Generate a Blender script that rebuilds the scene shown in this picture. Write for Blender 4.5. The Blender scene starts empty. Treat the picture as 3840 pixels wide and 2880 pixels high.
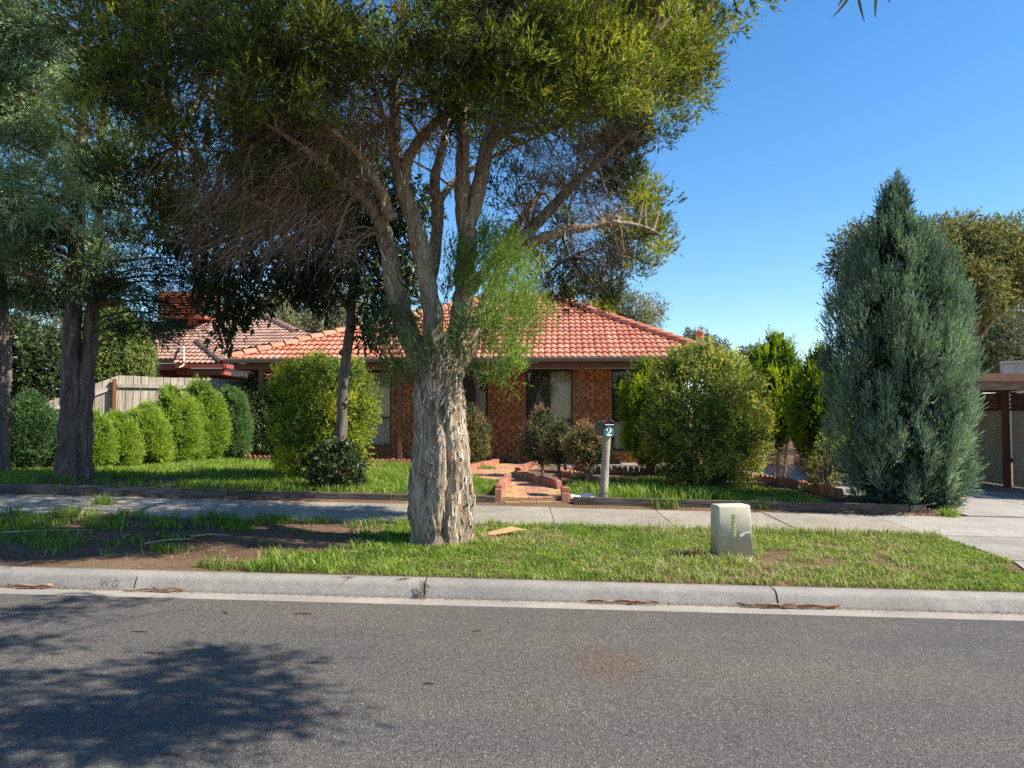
import bpy, bmesh, math
import numpy as np
from mathutils import Vector, Matrix

S = bpy.context.scene
C = S.collection
R = math.radians

# ------------------------------------------------------------------ camera, sky, sun, exposure
FPX = 2893.0                       # focal length in pixels of the 3840 px wide photograph
PITCH = math.atan(120.0 / FPX)
CAMZ = 1.55
cam_d = bpy.data.cameras.new('camera')
cam_d.sensor_width = 36.0
cam_d.lens = 36.0 * FPX / 3840.0
cam_d.clip_start = 0.05
cam_d.clip_end = 3000.0
cam = bpy.data.objects.new('camera', cam_d)
C.objects.link(cam)
cam.location = (0, 0, CAMZ)
cam.rotation_euler = (math.pi / 2 + PITCH, 0, 0)
S.camera = cam

SUN_EL, SUN_AZ = R(44.5), R(-10)       # elevation; azimuth measured from +x (right) towards +y (away)
sun_vec = Vector((math.cos(SUN_EL) * math.cos(SUN_AZ), math.cos(SUN_EL) * math.sin(SUN_AZ), math.sin(SUN_EL)))
world = bpy.data.worlds.new('World')
S.world = world
world.use_nodes = True
wn = world.node_tree
wn.nodes.clear()
sky = wn.nodes.new('ShaderNodeTexSky')
sky.sky_type = 'NISHITA'
sky.sun_disc = False
sky.sun_elevation = SUN_EL
sky.sun_rotation = math.pi / 2 - SUN_AZ
sky.altitude = 60
sky.air_density = 1.0
sky.dust_density = 0.25
sky.ozone_density = 3.2
hs = wn.nodes.new('ShaderNodeHueSaturation')
hs.inputs['Saturation'].default_value = 1.26
bg = wn.nodes.new('ShaderNodeBackground')
bg.inputs['Strength'].default_value = 0.106
wo = wn.nodes.new('ShaderNodeOutputWorld')
wn.links.new(sky.outputs[0], hs.inputs['Color'])
wn.links.new(hs.outputs[0], bg.inputs['Color'])
wn.links.new(bg.outputs[0], wo.inputs['Surface'])

sun_d = bpy.data.lights.new('sun', 'SUN')
sun_d.energy = 5.0
sun_d.angle = R(0.53)
sun_d.color = (1.0, 0.925, 0.80)
sun = bpy.data.objects.new('sun', sun_d)
C.objects.link(sun)
sun.rotation_euler = sun_vec.to_track_quat('Z', 'Y').to_euler()
sun.location = (20, 0, 30)

S.view_settings.view_transform = 'Standard'
S.view_settings.look = 'None'
S.view_settings.gamma = 1.0
S.view_settings.use_curve_mapping = False
S.view_settings.exposure = 1.02
S.render.engine = 'CYCLES'
cy = S.cycles
cy.max_bounces = 7
cy.diffuse_bounces = 4
cy.glossy_bounces = 3
cy.transmission_bounces = 4
cy.transparent_max_bounces = 8
cy.caustics_reflective = False
cy.caustics_refractive = False
cy.sample_clamp_indirect = 6.0
cy.use_denoising = False

# ------------------------------------------------------------------ helpers: picture to place
SP, CP = math.sin(PITCH), math.cos(PITCH)


def ray(px, py):
    rx = (px - 1920.0) / FPX
    ry = (1440.0 - py) / FPX
    return np.array([rx, CP - ry * SP, SP + ry * CP])


def W(px, py, D):                  # a point at depth D seen at a spot of the 3840 px photograph
    d = ray(px, py)
    d = d * (D / d[1])
    return np.array([d[0], d[1], d[2] + CAMZ])


K = 3840.0 / 2212.0


def Q(x, y, D):
    return W(x * K, y * K, D)


GRADE, SKEW = 0.0215, 0.02
_BV = np.array([-40, -6, 2.0, 6.30, 6.55, 6.75, 9.5, 11.1, 11.25, 15, 19, 24, 60, 3000.])
_BZ = np.array([0.0, 0.0, .11, .02, .0, .125, .205, .255, .36, .365, .35, .36, .5, .5])


_BZ2 = np.array([0.0, 0.0, .11, .02, .0, .125, .205, .255, .258, .30, .32, .34, .5, .5])    # along the driveway


def TV(x, v):
    k = np.clip((np.asarray(x, float) - 6.25) / .2, 0, 1)
    return np.interp(v, _BV, _BZ) * (1 - k) + np.interp(v, _BV, _BZ2) * k - GRADE * np.clip(x, -22, 22)


def T(x, y):                       # ground height
    return TV(x, y + SKEW * x)


def G(px, py):                     # where the line of sight meets the ground
    d = ray(px, py)
    a, b = 2.0, 80.0
    f = lambda t: CAMZ + d[2] / d[1] * t - T(d[0] / d[1] * t, t)
    for _ in range(50):
        m = (a + b) / 2
        if f(m) > 0: a = m
        else: b = m
    return np.array([d[0] / d[1] * a, a, float(T(d[0] / d[1] * a, a))])


def rng(seed):
    return np.random.default_rng(seed)


def norm(a):
    a = np.asarray(a, float)
    return a / np.maximum(np.linalg.norm(a, axis=-1, keepdims=True), 1e-9)


def _hash(i, j, k, seed):
    h = (i.astype(np.int64) * 374761393 + j.astype(np.int64) * 668265263 + k.astype(np.int64) * 2147483647 + seed * 974711) & 0xffffffff
    h = ((h ^ (h >> 13)) * 1274126177) & 0xffffffff
    h = h ^ (h >> 16)
    return (h & 0xffff) / 65535.0


def vnoise(p, seed=0):
    p = np.asarray(p, float)
    f0 = np.floor(p)
    f = p - f0
    f = f * f * (3 - 2 * f)
    i, j, k = f0[..., 0], f0[..., 1], f0[..., 2]
    out = 0
    for a in (0, 1):
        for b in (0, 1):
            for c in (0, 1):
                w = (f[..., 0] if a else 1 - f[..., 0]) * (f[..., 1] if b else 1 - f[..., 1]) * (f[..., 2] if c else 1 - f[..., 2])
                out = out + w * _hash(i + a, j + b, k + c, seed)
    return out


# ------------------------------------------------------------------ helpers: meshes
class MB:
    """collects vertices and faces of one part"""

    def __init__(self):
        self.v, self.f3, self.f4, self.t3, self.t4 = [], [], [], [], []
        self.n = 0
        self.uv = None

    def add(self, verts, tris=None, quads=None, t3=None, t4=None):
        verts = np.asarray(verts, float).reshape(-1, 3)
        if tris is not None and len(tris):
            tris = np.asarray(tris).reshape(-1, 3)
            self.f3.append(tris + self.n)
            self.t3.append(np.broadcast_to(np.asarray(0.5 if t3 is None else t3, float), (len(tris),)))
        if quads is not None and len(quads):
            quads = np.asarray(quads).reshape(-1, 4)
            self.f4.append(quads + self.n)
            self.t4.append(np.broadcast_to(np.asarray(0.5 if t4 is None else t4, float), (len(quads),)))
        self.v.append(verts)
        self.n += len(verts)

    def box(self, lo, hi, t=0.5):
        x0, y0, z0 = lo
        x1, y1, z1 = hi
        v = [(x0, y0, z0), (x1, y0, z0), (x1, y1, z0), (x0, y1, z0), (x0, y0, z1), (x1, y0, z1), (x1, y1, z1), (x0, y1, z1)]
        q = [(0, 1, 5, 4), (1, 2, 6, 5), (2, 3, 7, 6), (3, 0, 4, 7), (4, 5, 6, 7), (3, 2, 1, 0)]
        self.add(v, quads=q, t4=t)
        return self

    def beam(self, a, b, w, h, up=(0, 0, 1), t=0.5):
        a, b = np.asarray(a, float), np.asarray(b, float)
        d = norm(b - a)
        s = np.cross(d, up)
        if np.linalg.norm(s) < 1e-6: s = np.array([1., 0, 0])
        s = norm(s)
        u = np.cross(s, d)
        v = []
        for p in (a, b):
            for (i, j) in ((-1, -1), (1, -1), (1, 1), (-1, 1)):
                v.append(p + s * i * w / 2 + u * j * h / 2)
        self.add(v, quads=[(0, 1, 2, 3)[::-1], (4, 5, 6, 7), (0, 1, 5, 4), (1, 2, 6, 5), (2, 3, 7, 6), (3, 0, 4, 7)], t4=t)
        return self

    def tube(self, pts, rad, n=8, seed=0, rough=0.0, cap=True, t=0.5, sub=4):
        pts = np.asarray(pts, float)
        rad = np.asarray(rad, float)
        if sub > 1 and len(pts) > 2:
            pts, rad = catmull(pts, rad, sub)
        m = len(pts)
        d = norm(np.gradient(pts, axis=0))
        s = np.cross(d[0], (0.3, 0.9, 0.1))
        if np.linalg.norm(s) < 1e-3: s = np.cross(d[0], (1, 0, 0))
        s = norm(s)
        ring = []
        th = np.arange(n) / n * 2 * math.pi
        for i in range(m):
            s = norm(s - d[i] * np.dot(s, d[i]))
            u = np.cross(d[i], s)
            rr = rad[i] * np.ones(n)
            if rough:
                q = np.stack([np.cos(th) * 2.3, np.sin(th) * 2.3, np.full(n, i * .55)], -1)
                rr = rr * (1 + rough * (vnoise(q + seed * 7.1, seed) - .5) * 2)
            ring.append(pts[i] + np.outer(np.cos(th) * rr, s) + np.outer(np.sin(th) * rr, u))
        v = np.concatenate(ring)
        i, j = np.meshgrid(np.arange(m - 1), np.arange(n), indexing='ij')
        a = i * n + j
        b = i * n + (j + 1) % n
        q = np.stack([a, b, b + n, a + n], -1).reshape(-1, 4)
        self.add(v, quads=q, t4=t)
        if cap:
            self.add([pts[-1] + d[-1] * rad[-1] * .4] + list(ring[-1]), tris=[(0, 1 + k, 1 + (k + 1) % n) for k in range(n)], t3=t)
            self.add([pts[0]] + list(ring[0]), tris=[(0, 1 + (k + 1) % n, 1 + k) for k in range(n)], t3=t)
        return self

    def mesh(self, name, smooth=False):
        me = bpy.data.meshes.new(name)
        v = np.concatenate(self.v) if self.v else np.zeros((0, 3))
        f3 = np.concatenate(self.f3) if self.f3 else np.zeros((0, 3), int)
        f4 = np.concatenate(self.f4) if self.f4 else np.zeros((0, 4), int)
        t = np.concatenate([np.concatenate(self.t3) if self.t3 else np.zeros(0), np.concatenate(self.t4) if self.t4 else np.zeros(0)])
        me.vertices.add(len(v))
        me.vertices.foreach_set('co', v.astype(np.float32).ravel())
        nl = f3.size + f4.size
        me.loops.add(nl)
        me.loops.foreach_set('vertex_index', np.concatenate([f3.ravel(), f4.ravel()]).astype(np.int32))
        np_ = len(f3) + len(f4)
        me.polygons.add(np_)
        st = np.concatenate([np.arange(len(f3)) * 3, len(f3) * 3 + np.arange(len(f4)) * 4]).astype(np.int32)
        me.polygons.foreach_set('loop_start', st)
        me.polygons.foreach_set('use_smooth', np.full(np_, bool(smooth)))
        at = me.attributes.new('tint', 'FLOAT', 'FACE')
        at.data.foreach_set('value', t.astype(np.float32))
        me.update(calc_edges=True)
        me.validate()
        return me

    def build(self, name, mat, parent=None, smooth=False):
        return obj(name, self.mesh(name, smooth), mat, parent)


def catmull(p, r, k):
    out, rr = [], []
    n = len(p)
    for i in range(n - 1):
        p0, p1, p2, p3 = p[max(i - 1, 0)], p[i], p[i + 1], p[min(i + 2, n - 1)]
        for j in range(k):
            t = j / k
            out.append(.5 * ((2 * p1) + (-p0 + p2) * t + (2 * p0 - 5 * p1 + 4 * p2 - p3) * t * t + (-p0 + 3 * p1 - 3 * p2 + p3) * t ** 3))
            rr.append(r[i] * (1 - t) + r[i + 1] * t)
    out.append(p[-1])
    rr.append(r[-1])
    return np.array(out), np.array(rr)


def obj(name, me, mat, parent=None, loc=None):
    o = bpy.data.objects.new(name, me)
    C.objects.link(o)
    if mat is not None and not len(me.materials):
        me.materials.append(mat)
    if parent is not None: o.parent = parent
    if loc is not None: o.location = loc
    return o


def tag(o, label, cat, group=None, kind=None):
    o['label'] = label
    if cat: o['category'] = cat
    if group: o['group'] = group
    if kind: o['kind'] = kind
    return o


def thing(name, label, cat, loc=(0, 0, 0), rz=0.0, group=None):
    o = bpy.data.objects.new(name, None)
    o.empty_display_size = .2
    C.objects.link(o)
    o.location = loc
    o.rotation_euler = (0, 0, rz)
    return tag(o, label, cat, group)


def struct(o, label=None):
    o['kind'] = 'structure'
    if label: o['label'] = label
    return o


def bevelled(me, w, seg=2):
    bm = bmesh.new()
    bm.from_mesh(me)
    bmesh.ops.remove_doubles(bm, verts=bm.verts, dist=1e-5)
    bmesh.ops.bevel(bm, geom=bm.edges[:], offset=w, segments=seg, affect='EDGES', profile=.6)
    bm.to_mesh(me)
    bm.free()
    return me


# ------------------------------------------------------------------ materials
class NT:
    def __init__(self, name):
        self.m = bpy.data.materials.new(name)
        self.m.use_nodes = True
        self.t = self.m.node_tree
        self.t.nodes.clear()
        self.out = self.t.nodes.new('ShaderNodeOutputMaterial')

    def n(self, typ, **kw):
        nd = self.t.nodes.new(typ)
        for k, v in kw.items(): setattr(nd, k, v)
        return nd

    def l(self, a, b):
        self.t.links.new(a, b)

    def val(self, sock, v):
        if hasattr(v, 'is_linked') or hasattr(v, 'links'): self.l(v, sock)
        else: sock.default_value = v

    def coord(self, kind='Object', scale=(1, 1, 1), rot=(0, 0, 0)):
        if kind == 'World':
            src = self.n('ShaderNodeNewGeometry').outputs['Position']
        else:
            src = self.n('ShaderNodeTexCoord').outputs[kind]
        mp = self.n('ShaderNodeMapping')
        mp.inputs['Scale'].default_value = scale
        mp.inputs['Rotation'].default_value = rot
        self.l(src, mp.inputs['Vector'])
        return mp.outputs[0]

    def noise(self, vec, scale=5, detail=4, rough=.55, dist=0):
        nd = self.n('ShaderNodeTexNoise')
        self.l(vec, nd.inputs['Vector'])
        nd.inputs['Scale'].default_value = scale
        nd.inputs['Detail'].default_value = detail
        nd.inputs['Roughness'].default_value = rough
        nd.inputs['Distortion'].default_value = dist
        return nd.outputs['Fac']

    def voro(self, vec, scale, feature='F1'):
        nd = self.n('ShaderNodeTexVoronoi', feature=feature)
        self.l(vec, nd.inputs['Vector'])
        nd.inputs['Scale'].default_value = scale
        return nd

    def ramp(self, fac, stops):
        nd = self.n('ShaderNodeValToRGB')
        el = nd.color_ramp.elements
        while len(el) < len(stops): el.new(.5)
        for e, (p, c) in zip(el, stops):
            e.position = p
            e.color = (*c, 1) if len(c) == 3 else c
        self.l(fac, nd.inputs['Fac'])
        return nd.outputs['Color']

    def mix(self, fac, a, b, mode='MIX'):
        nd = self.n('ShaderNodeMix', data_type='RGBA', blend_type=mode)
        self.val(nd.inputs[0], fac)
        for s, v in ((nd.inputs[6], a), (nd.inputs[7], b)):
            if isinstance(v, tuple): s.default_value = (*v, 1) if len(v) == 3 else v
            else: self.l(v, s)
        return nd.outputs[2]

    def math(self, op, a, b=0.0, clamp=False):
        nd = self.n('ShaderNodeMath', operation=op, use_clamp=clamp)
        self.val(nd.inputs[0], a)
        self.val(nd.inputs[1], b)
        return nd.outputs[0]

    def attr(self, name='tint'):
        return self.n('ShaderNodeAttribute', attribute_name=name).outputs['Fac']

    def rand(self):
        return self.n('ShaderNodeObjectInfo').outputs['Random']

    def tintrand(self):
        return self.math('FRACT', self.math('ADD', self.attr(), self.rand()))

    def bump(self, h, strength=.5, dist=.01):
        nd = self.n('ShaderNodeBump')
        nd.inputs['Strength'].default_value = strength
        nd.inputs['Distance'].default_value = dist
        self.l(h, nd.inputs['Height'])
        return nd.outputs[0]

    def pbr(self, color, rough=.8, normal=None, spec=.3, metal=0.0):
        p = self.n('ShaderNodeBsdfPrincipled')
        if isinstance(color, tuple): p.inputs['Base Color'].default_value = (*color, 1)
        else: self.l(color, p.inputs['Base Color'])
        self.val(p.inputs['Roughness'], rough)
        p.inputs['Specular IOR Level'].default_value = spec
        p.inputs['Metallic'].default_value = metal
        if normal is not None: self.l(normal, p.inputs['Normal'])
        self.l(p.outputs[0], self.out.inputs['Surface'])
        return self.m


def leaf_mat(name, stops, transl=.35, rough=.5, spec=.3):
    t = NT(name)
    col = t.ramp(t.attr(), stops)
    p = t.n('ShaderNodeBsdfPrincipled')
    t.l(col, p.inputs['Base Color'])
    p.inputs['Roughness'].default_value = rough
    p.inputs['Specular IOR Level'].default_value = spec
    tr = t.n('ShaderNodeBsdfTranslucent')
    tc = t.mix(1.0, col, (1.0, 1.0, .55), 'MULTIPLY')
    t.l(tc, tr.inputs['Color'])
    ms = t.n('ShaderNodeMixShader')
    ms.inputs[0].default_value = transl
    t.l(p.outputs[0], ms.inputs[1])
    t.l(tr.outputs[0], ms.inputs[2])
    t.l(ms.outputs[0], t.out.inputs['Surface'])
    return t.m


def plain(name, c, rough=.6, spec=.3, var=.12, scale=12, bump=0.0, kind='Object', metal=0.0):
    t = NT(name)
    v = t.coord(kind)
    f = t.noise(v, scale, 5, .6)
    a = tuple(x * (1 - var) for x in c)
    b = tuple(min(x * (1 + var), 1) for x in c)
    col = t.ramp(f, [(.3, a), (.7, b)])
    nm = t.bump(t.noise(v, scale * 6, 4), bump, .004) if bump else None
    return t.pbr(col, rough, nm, spec, metal)


M = {}


def make_materials():
    # asphalt
    t = NT('asphalt')
    v = t.coord('World')
    sp = t.voro(v, 130)
    col = t.ramp(sp.outputs['Color'], [(.0, (.042, .04, .038)), (.5, (.092, .088, .083)), (.86, (.135, .129, .12)), (.975, (.32, .305, .285)), (1, (.62, .6, .56))])
    blot = t.noise(t.coord('World', (.35, 1.0, 1.0)), .6, 5, .62)
    tan = t.ramp(blot, [(.36, (.86, .85, .86)), (.66, (1.28, 1.19, 1.05))])
    col = t.mix(1.0, col, tan, 'MULTIPLY')
    fine = t.noise(v, 38, 3, .7)
    col = t.mix(.8, col, t.ramp(fine, [(.3, (.62, .62, .62)), (.7, (1.32, 1.32, 1.32))]), 'MULTIPLY')
    # rusty stain on the road
    st = G(2290, 2490)
    vm = t.n('ShaderNodeVectorMath', operation='SUBTRACT')
    t.l(t.n('ShaderNodeNewGeometry').outputs['Position'], vm.inputs[0])
    vm.inputs[1].default_value = tuple(st)
    sc = t.n('ShaderNodeVectorMath', operation='MULTIPLY')
    t.l(vm.outputs[0], sc.inputs[0])
    sc.inputs[1].default_value = (1 / .29, 1 / .40, 0)
    ln = t.n('ShaderNodeVectorMath', operation='LENGTH')
    t.l(sc.outputs[0], ln.inputs[0])
    wob = t.math('ADD', ln.outputs['Value'], t.math('MULTIPLY', t.math('SUBTRACT', t.noise(v, 5, 3), .5), .8))
    msk = t.ramp(wob, [(.5, (.55, .55, .55)), (1.15, (0, 0, 0))])
    col = t.mix(msk, col, t.mix(1.0, col, (1.18, .74, .62), 'MULTIPLY'))
    dust = t.ramp(t.noise(v, 2.4, 5, .7), [(.56, (0, 0, 0)), (.78, (.35, .35, .35))])
    col = t.mix(dust, col, (.17, .15, .12))
    h = t.math('ADD', sp.outputs['Distance'], t.math('MULTIPLY', fine, .6))
    M['asphalt'] = t.pbr(col, .85, t.bump(h, .9, .006), .25)

    def concrete(name, base, dirt, rough=.85, stain=.5, sc=1.0):
        t = NT(name)
        v = t.coord('World')
        n1 = t.noise(v, 1.3 * sc, 6, .65)
        n2 = t.noise(v, 45 * sc, 4, .65)
        n3 = t.noise(v, 7 * sc, 5, .7)
        c = t.ramp(n1, [(.32, tuple(x * .72 for x in base)), (.62, base), (.8, tuple(min(1, x * 1.12) for x in base))])
        c = t.mix(t.math('MULTIPLY', t.ramp(n3, [(.45, (0, 0, 0)), (.72, (1, 1, 1))]), stain), c, dirt)
        c = t.mix(.7, c, t.ramp(n2, [(.3, (.7, .7, .7)), (.7, (1.25, 1.25, 1.25))]), 'MULTIPLY')
        r = t.math('ADD', t.math('MULTIPLY', t.rand(), .22), .89)
        cc = t.n('ShaderNodeCombineColor')
        for s in range(3): t.l(r, cc.inputs[s])
        c = t.mix(1.0, c, cc.outputs[0], 'MULTIPLY')
        M[name] = t.pbr(c, rough, t.bump(t.math('ADD', n2, t.math('MULTIPLY', n3, .5)), .5, .006), .25)
    concrete('kerb', (.29, .27, .24), (.19, .18, .165), stain=.75)
    concrete('gutter_concrete', (.31, .285, .25), (.27, .2, .14), stain=.35)
    concrete('footpath', (.32, .285, .235), (.17, .145, .12), stain=.6)
    concrete('drive', (.31, .285, .25), (.19, .165, .14), stain=.5)
    concrete('slab', (.36, .33, .29), (.22, .2, .17), stain=.5)

    # soil with needle litter
    t = NT('soil')
    v = t.coord('World')
    n1 = t.noise(v, 1.2, 6, .7)
    n2 = t.noise(v, 60, 4, .75)
    n3 = t.noise(v, 11, 5, .7)
    c = t.ramp(n1, [(.3, (.10, .066, .042)), (.55, (.17, .115, .075)), (.75, (.25, .175, .115))])
    c = t.mix(.75, c, t.ramp(n2, [(.25, (.45, .42, .4)), (.75, (1.6, 1.5, 1.35))]), 'MULTIPLY')
    c = t.mix(t.ramp(n3, [(.58, (0, 0, 0)), (.75, (.6, .6, .6))]), c, (.19, .13, .08))
    M['soil'] = t.pbr(c, .95, t.bump(t.math('ADD', n2, n3), 1, .02), .1)

    # paperbark
    t = NT('paperbark')
    v = t.coord('Object', (16, 16, 2.1))
    n1 = t.noise(v, 1.0, 7, .68, .9)
    v2 = t.coord('Object', (55, 55, 6))
    n2 = t.noise(v2, 1.0, 5, .65, .6)
    n0 = t.noise(t.coord('Object', (3, 3, 1.2)), 1.0, 4, .6)
    c = t.ramp(n1, [(.28, (.10, .055, .035)), (.38, (.27, .17, .105)), (.47, (.46, .35, .245)), (.57, (.62, .51, .385)), (.75, (.72, .63, .51))])
    c = t.mix(t.ramp(n0, [(.46, (0, 0, 0)), (.7, (.6, .6, .6))]), c, t.ramp(n2, [(.35, (.24, .195, .155)), (.65, (.46, .40, .33))]))
    c = t.mix(.55, c, t.ramp(n2, [(.3, (.5, .45, .4)), (.65, (1.2, 1.18, 1.15))]), 'MULTIPLY')
    h = t.math('ADD', t.math('MULTIPLY', n1, 1.4), n2)
    M['paperbark'] = t.pbr(c, .9, t.bump(h, 1.0, .045), .15)
    t = NT('bark_peel')
    c = t.ramp(t.attr(), [(0, (.22, .13, .08)), (.35, (.45, .33, .22)), (.7, (.66, .55, .42)), (1, (.76, .67, .54))])
    M['bark_peel'] = t.pbr(c, .9, None, .1)
    # grey-brown stringy bark
    for nm, cs in (('cypress_bark', [(.3, (.06, .045, .036)), (.5, (.15, .115, .092)), (.7, (.28, .235, .2))]),
                   ('grey_bark', [(.3, (.08, .065, .052)), (.5, (.17, .145, .12)), (.7, (.28, .25, .21))]),
                   ('gum_bark', [(.3, (.12, .08, .06)), (.5, (.24, .18, .14)), (.7, (.38, .33, .28))])):
        t = NT(nm)
        v = t.coord('Object', (14, 14, 1.6))
        n1 = t.noise(v, 1.0, 7, .7, .5)
        M[nm] = t.pbr(t.ramp(n1, cs), .92, t.bump(n1, 1.0, .05), .1)
    t = NT('twig')
    c = t.ramp(t.attr(), [(0, (.07, .045, .03)), (.5, (.2, .135, .095)), (.85, (.33, .24, .18)), (1, (.5, .42, .34))])
    M['twig'] = t.pbr(c, .9, None, .1)

    # foliage
    M['melaleuca'] = leaf_mat('melaleuca', [(0, (.035, .05, .018)), (.35, (.11, .145, .034)), (.65, (.26, .31, .045)), (.9, (.48, .52, .05)), (1, (.5, .42, .09))], .42, .55, .2)
    M['melaleuca_new'] = leaf_mat('melaleuca_new', [(0, (.06, .10, .05)), (.45, (.16, .25, .08)), (.8, (.28, .40, .08)), (1, (.36, .48, .09))], .42, .55, .2)
    M['cypress'] = leaf_mat('cypress', [(0, (.035, .058, .036)), (.35, (.15, .235, .125)), (.7, (.34, .46, .25)), (1, (.48, .58, .33))], .3, .6, .15)
    M['juniper'] = leaf_mat('juniper', [(0, (.04, .066, .05)), (.4, (.15, .235, .165)), (.8, (.29, .41, .275)), (1, (.44, .53, .35))], .25, .6, .15)
    M['broad_dark'] = leaf_mat('broad_dark', [(0, (.016, .026, .012)), (.5, (.04, .062, .022)), (.9, (.085, .12, .035)), (1, (.15, .19, .05))], .25, .4, .4)
    M['golden'] = leaf_mat('golden', [(0, (.06, .10, .02)), (.35, (.2, .28, .04)), (.7, (.48, .52, .05)), (1, (.78, .68, .06))], .45, .45, .3)
    M['golden_pale'] = leaf_mat('golden_pale', [(0, (.055, .085, .022)), (.35, (.18, .25, .05)), (.7, (.44, .47, .08)), (1, (.8, .65, .09))], .4, .45, .3)
    M['thuja'] = leaf_mat('thuja', [(0, (.03, .06, .01)), (.35, (.15, .25, .02)), (.7, (.38, .50, .026)), (1, (.62, .66, .04))], .38, .6, .15)
    M['topiary'] = leaf_mat('topiary', [(0, (.08, .13, .022)), (.45, (.26, .38, .06)), (.8, (.37, .51, .075)), (1, (.48, .56, .11))], .38, .6, .15)
    M['topiary_blue'] = leaf_mat('topiary_blue', [(0, (.04, .085, .034)), (.45, (.13, .24, .085)), (.8, (.2, .33, .11)), (1, (.26, .36, .13))], .38, .6, .15)
    M['redtip'] = leaf_mat('redtip', [(0, (.035, .05, .02)), (.4, (.11, .14, .055)), (.68, (.24, .23, .10)), (.86, (.38, .2, .10)), (1, (.46, .2, .11))], .38, .4, .35)
    M['gumleaf'] = leaf_mat('gumleaf', [(0, (.08, .09, .05)), (.5, (.2, .215, .125)), (1, (.36, .35, .19))], .35, .55, .2)
    M['gumleaf_olive'] = leaf_mat('gumleaf_olive', [(0, (.05, .06, .03)), (.4, (.14, .16, .065)), (.75, (.27, .27, .09)), (1, (.38, .29, .11))], .35, .55, .2)
    M['far_leaf'] = leaf_mat('far_leaf', [(0, (.06, .08, .05)), (.5, (.15, .185, .105)), (1, (.28, .3, .16))], .3, .6, .2)
    M['wattle'] = leaf_mat('wattle', [(0, (.16, .17, .02)), (1, (.45, .38, .03))], .4)
    M['fresh'] = leaf_mat('fresh', [(0, (.07, .11, .03)), (.5, (.18, .25, .06)), (1, (.36, .42, .12))], .4, .5, .25)
    M['dry'] = leaf_mat('dry', [(0, (.13, .085, .055)), (.5, (.28, .19, .115)), (1, (.48, .37, .24))], .25)
    M['grass'] = leaf_mat('grass', [(0, (.07, .11, .02)), (.35, (.15, .255, .035)), (.7, (.27, .40, .055)), (.86, (.37, .44, .11)), (.93, (.5, .43, .24)), (1, (.55, .45, .28))], .42, .6, .15)
    M['flower'] = plain('flower', (.75, .6, .03))

    # roof tiles
    def tile(name, lo, mid, hi, wx):
        t = NT(name)
        r = t.tintrand()
        c = t.ramp(r, [(0, lo), (.5, mid), (1, hi)])
        v = t.coord('Object')
        n = t.noise(v, 9, 5, .65)
        n2 = t.noise(v, 60, 3, .6)
        c = t.mix(t.ramp(n, [(.5, (0, 0, 0)), (.75, (.55, .55, .55))]), c, wx)
        c = t.mix(.5, c, t.ramp(n2, [(.3, (.75, .75, .75)), (.7, (1.2, 1.2, 1.2))]), 'MULTIPLY')
        M[name] = t.pbr(c, .6, t.bump(n2, .3, .003), .35)
    tile('tile', (.42, .13, .07), (.50, .175, .098), (.57, .235, .15), (.6, .41, .32))
    tile('cap', (.50, .16, .085), (.56, .19, .105), (.6, .23, .14), (.56, .33, .24))
    tile('tile_brown', (.27, .15, .105), (.34, .2, .145), (.41, .25, .185), (.44, .33, .27))
    tile('terracotta', (.36, .13, .07), (.44, .18, .10), (.52, .24, .14), (.45, .28, .18))
    tile('path_brick', (.33, .13, .085), (.40, .17, .11), (.46, .21, .14), (.36, .25, .18))
    tile('paver_red', (.34, .15, .09), (.42, .19, .115), (.47, .23, .14), (.36, .26, .19))
    tile('paver_yellow', (.42, .24, .10), (.48, .29, .12), (.53, .33, .15), (.40, .28, .18))

    # bricks: orange brown with a darker fired patch in the middle of each face
    t = NT('brick')
    uv = t.n('ShaderNodeUVMap').outputs[0]
    sx = t.n('ShaderNodeSeparateXYZ')
    t.l(uv, sx.inputs[0])
    r = t.tintrand()
    nz = t.noise(t.coord('World'), 14, 4, .6)
    cx = t.math('ADD', .3, t.math('MULTIPLY', r, .4))
    dx = t.math('MULTIPLY', t.math('SUBTRACT', sx.outputs[0], cx), 2.9)
    dy = t.math('MULTIPLY', t.math('SUBTRACT', sx.outputs[1], .5), 1.5)
    dd = t.math('SQRT', t.math('ADD', t.math('MULTIPLY', dx, dx), t.math('MULTIPLY', dy, dy)))
    dd = t.math('ADD', dd, t.math('MULTIPLY', t.math('SUBTRACT', nz, .5), .7))
    base = t.ramp(r, [(0, (.34, .105, .04)), (.4, (.45, .175, .06)), (.8, (.53, .235, .08)), (1, (.38, .125, .05))])
    patch = t.ramp(dd, [(.45, (.85, .85, .85)), (.95, (0, 0, 0))])
    col = t.mix(patch, base, (.15, .055, .032))
    M['brick'] = t.pbr(col, .8, t.bump(t.noise(t.coord('World'), 90, 3), .4, .004), .25)
    M['mortar'] = plain('mortar', (.46, .27, .155), .95, .1, .2, 30, .3)
    M['redbrick'] = plain('redbrick', (.2, .06, .035), .85, .2, .35, 8, .3)

    M['brown_paint'] = plain('brown_paint', (.21, .095, .055), .55, .35, .15, 5, .1)
    M['gutter_metal'] = plain('gutter_metal', (.17, .125, .095), .4, .5, .12, 4)
    M['red_metal'] = plain('red_metal', (.30, .06, .035), .4, .5, .15, 4)
    M['ceiling'] = plain('ceiling', (.72, .69, .62), .8)
    M['frame_dark'] = plain('frame_dark', (.022, .014, .012), .35, .5)
    M['white_paint'] = plain('white_paint', (.72, .70, .66), .5)
    M['galv'] = plain('galv', (.5, .5, .5), .35, .5, .1, 10, 0, 'Object', .6)
    M['cream_metal'] = plain('cream_metal', (.55, .51, .43), .5, .4, .08, 3)
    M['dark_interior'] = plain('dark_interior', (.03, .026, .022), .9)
    t = NT('curtain')
    v = t.coord('Object', (1, 1, 1))
    n = t.noise(v, 40, 4, .7)
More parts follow.
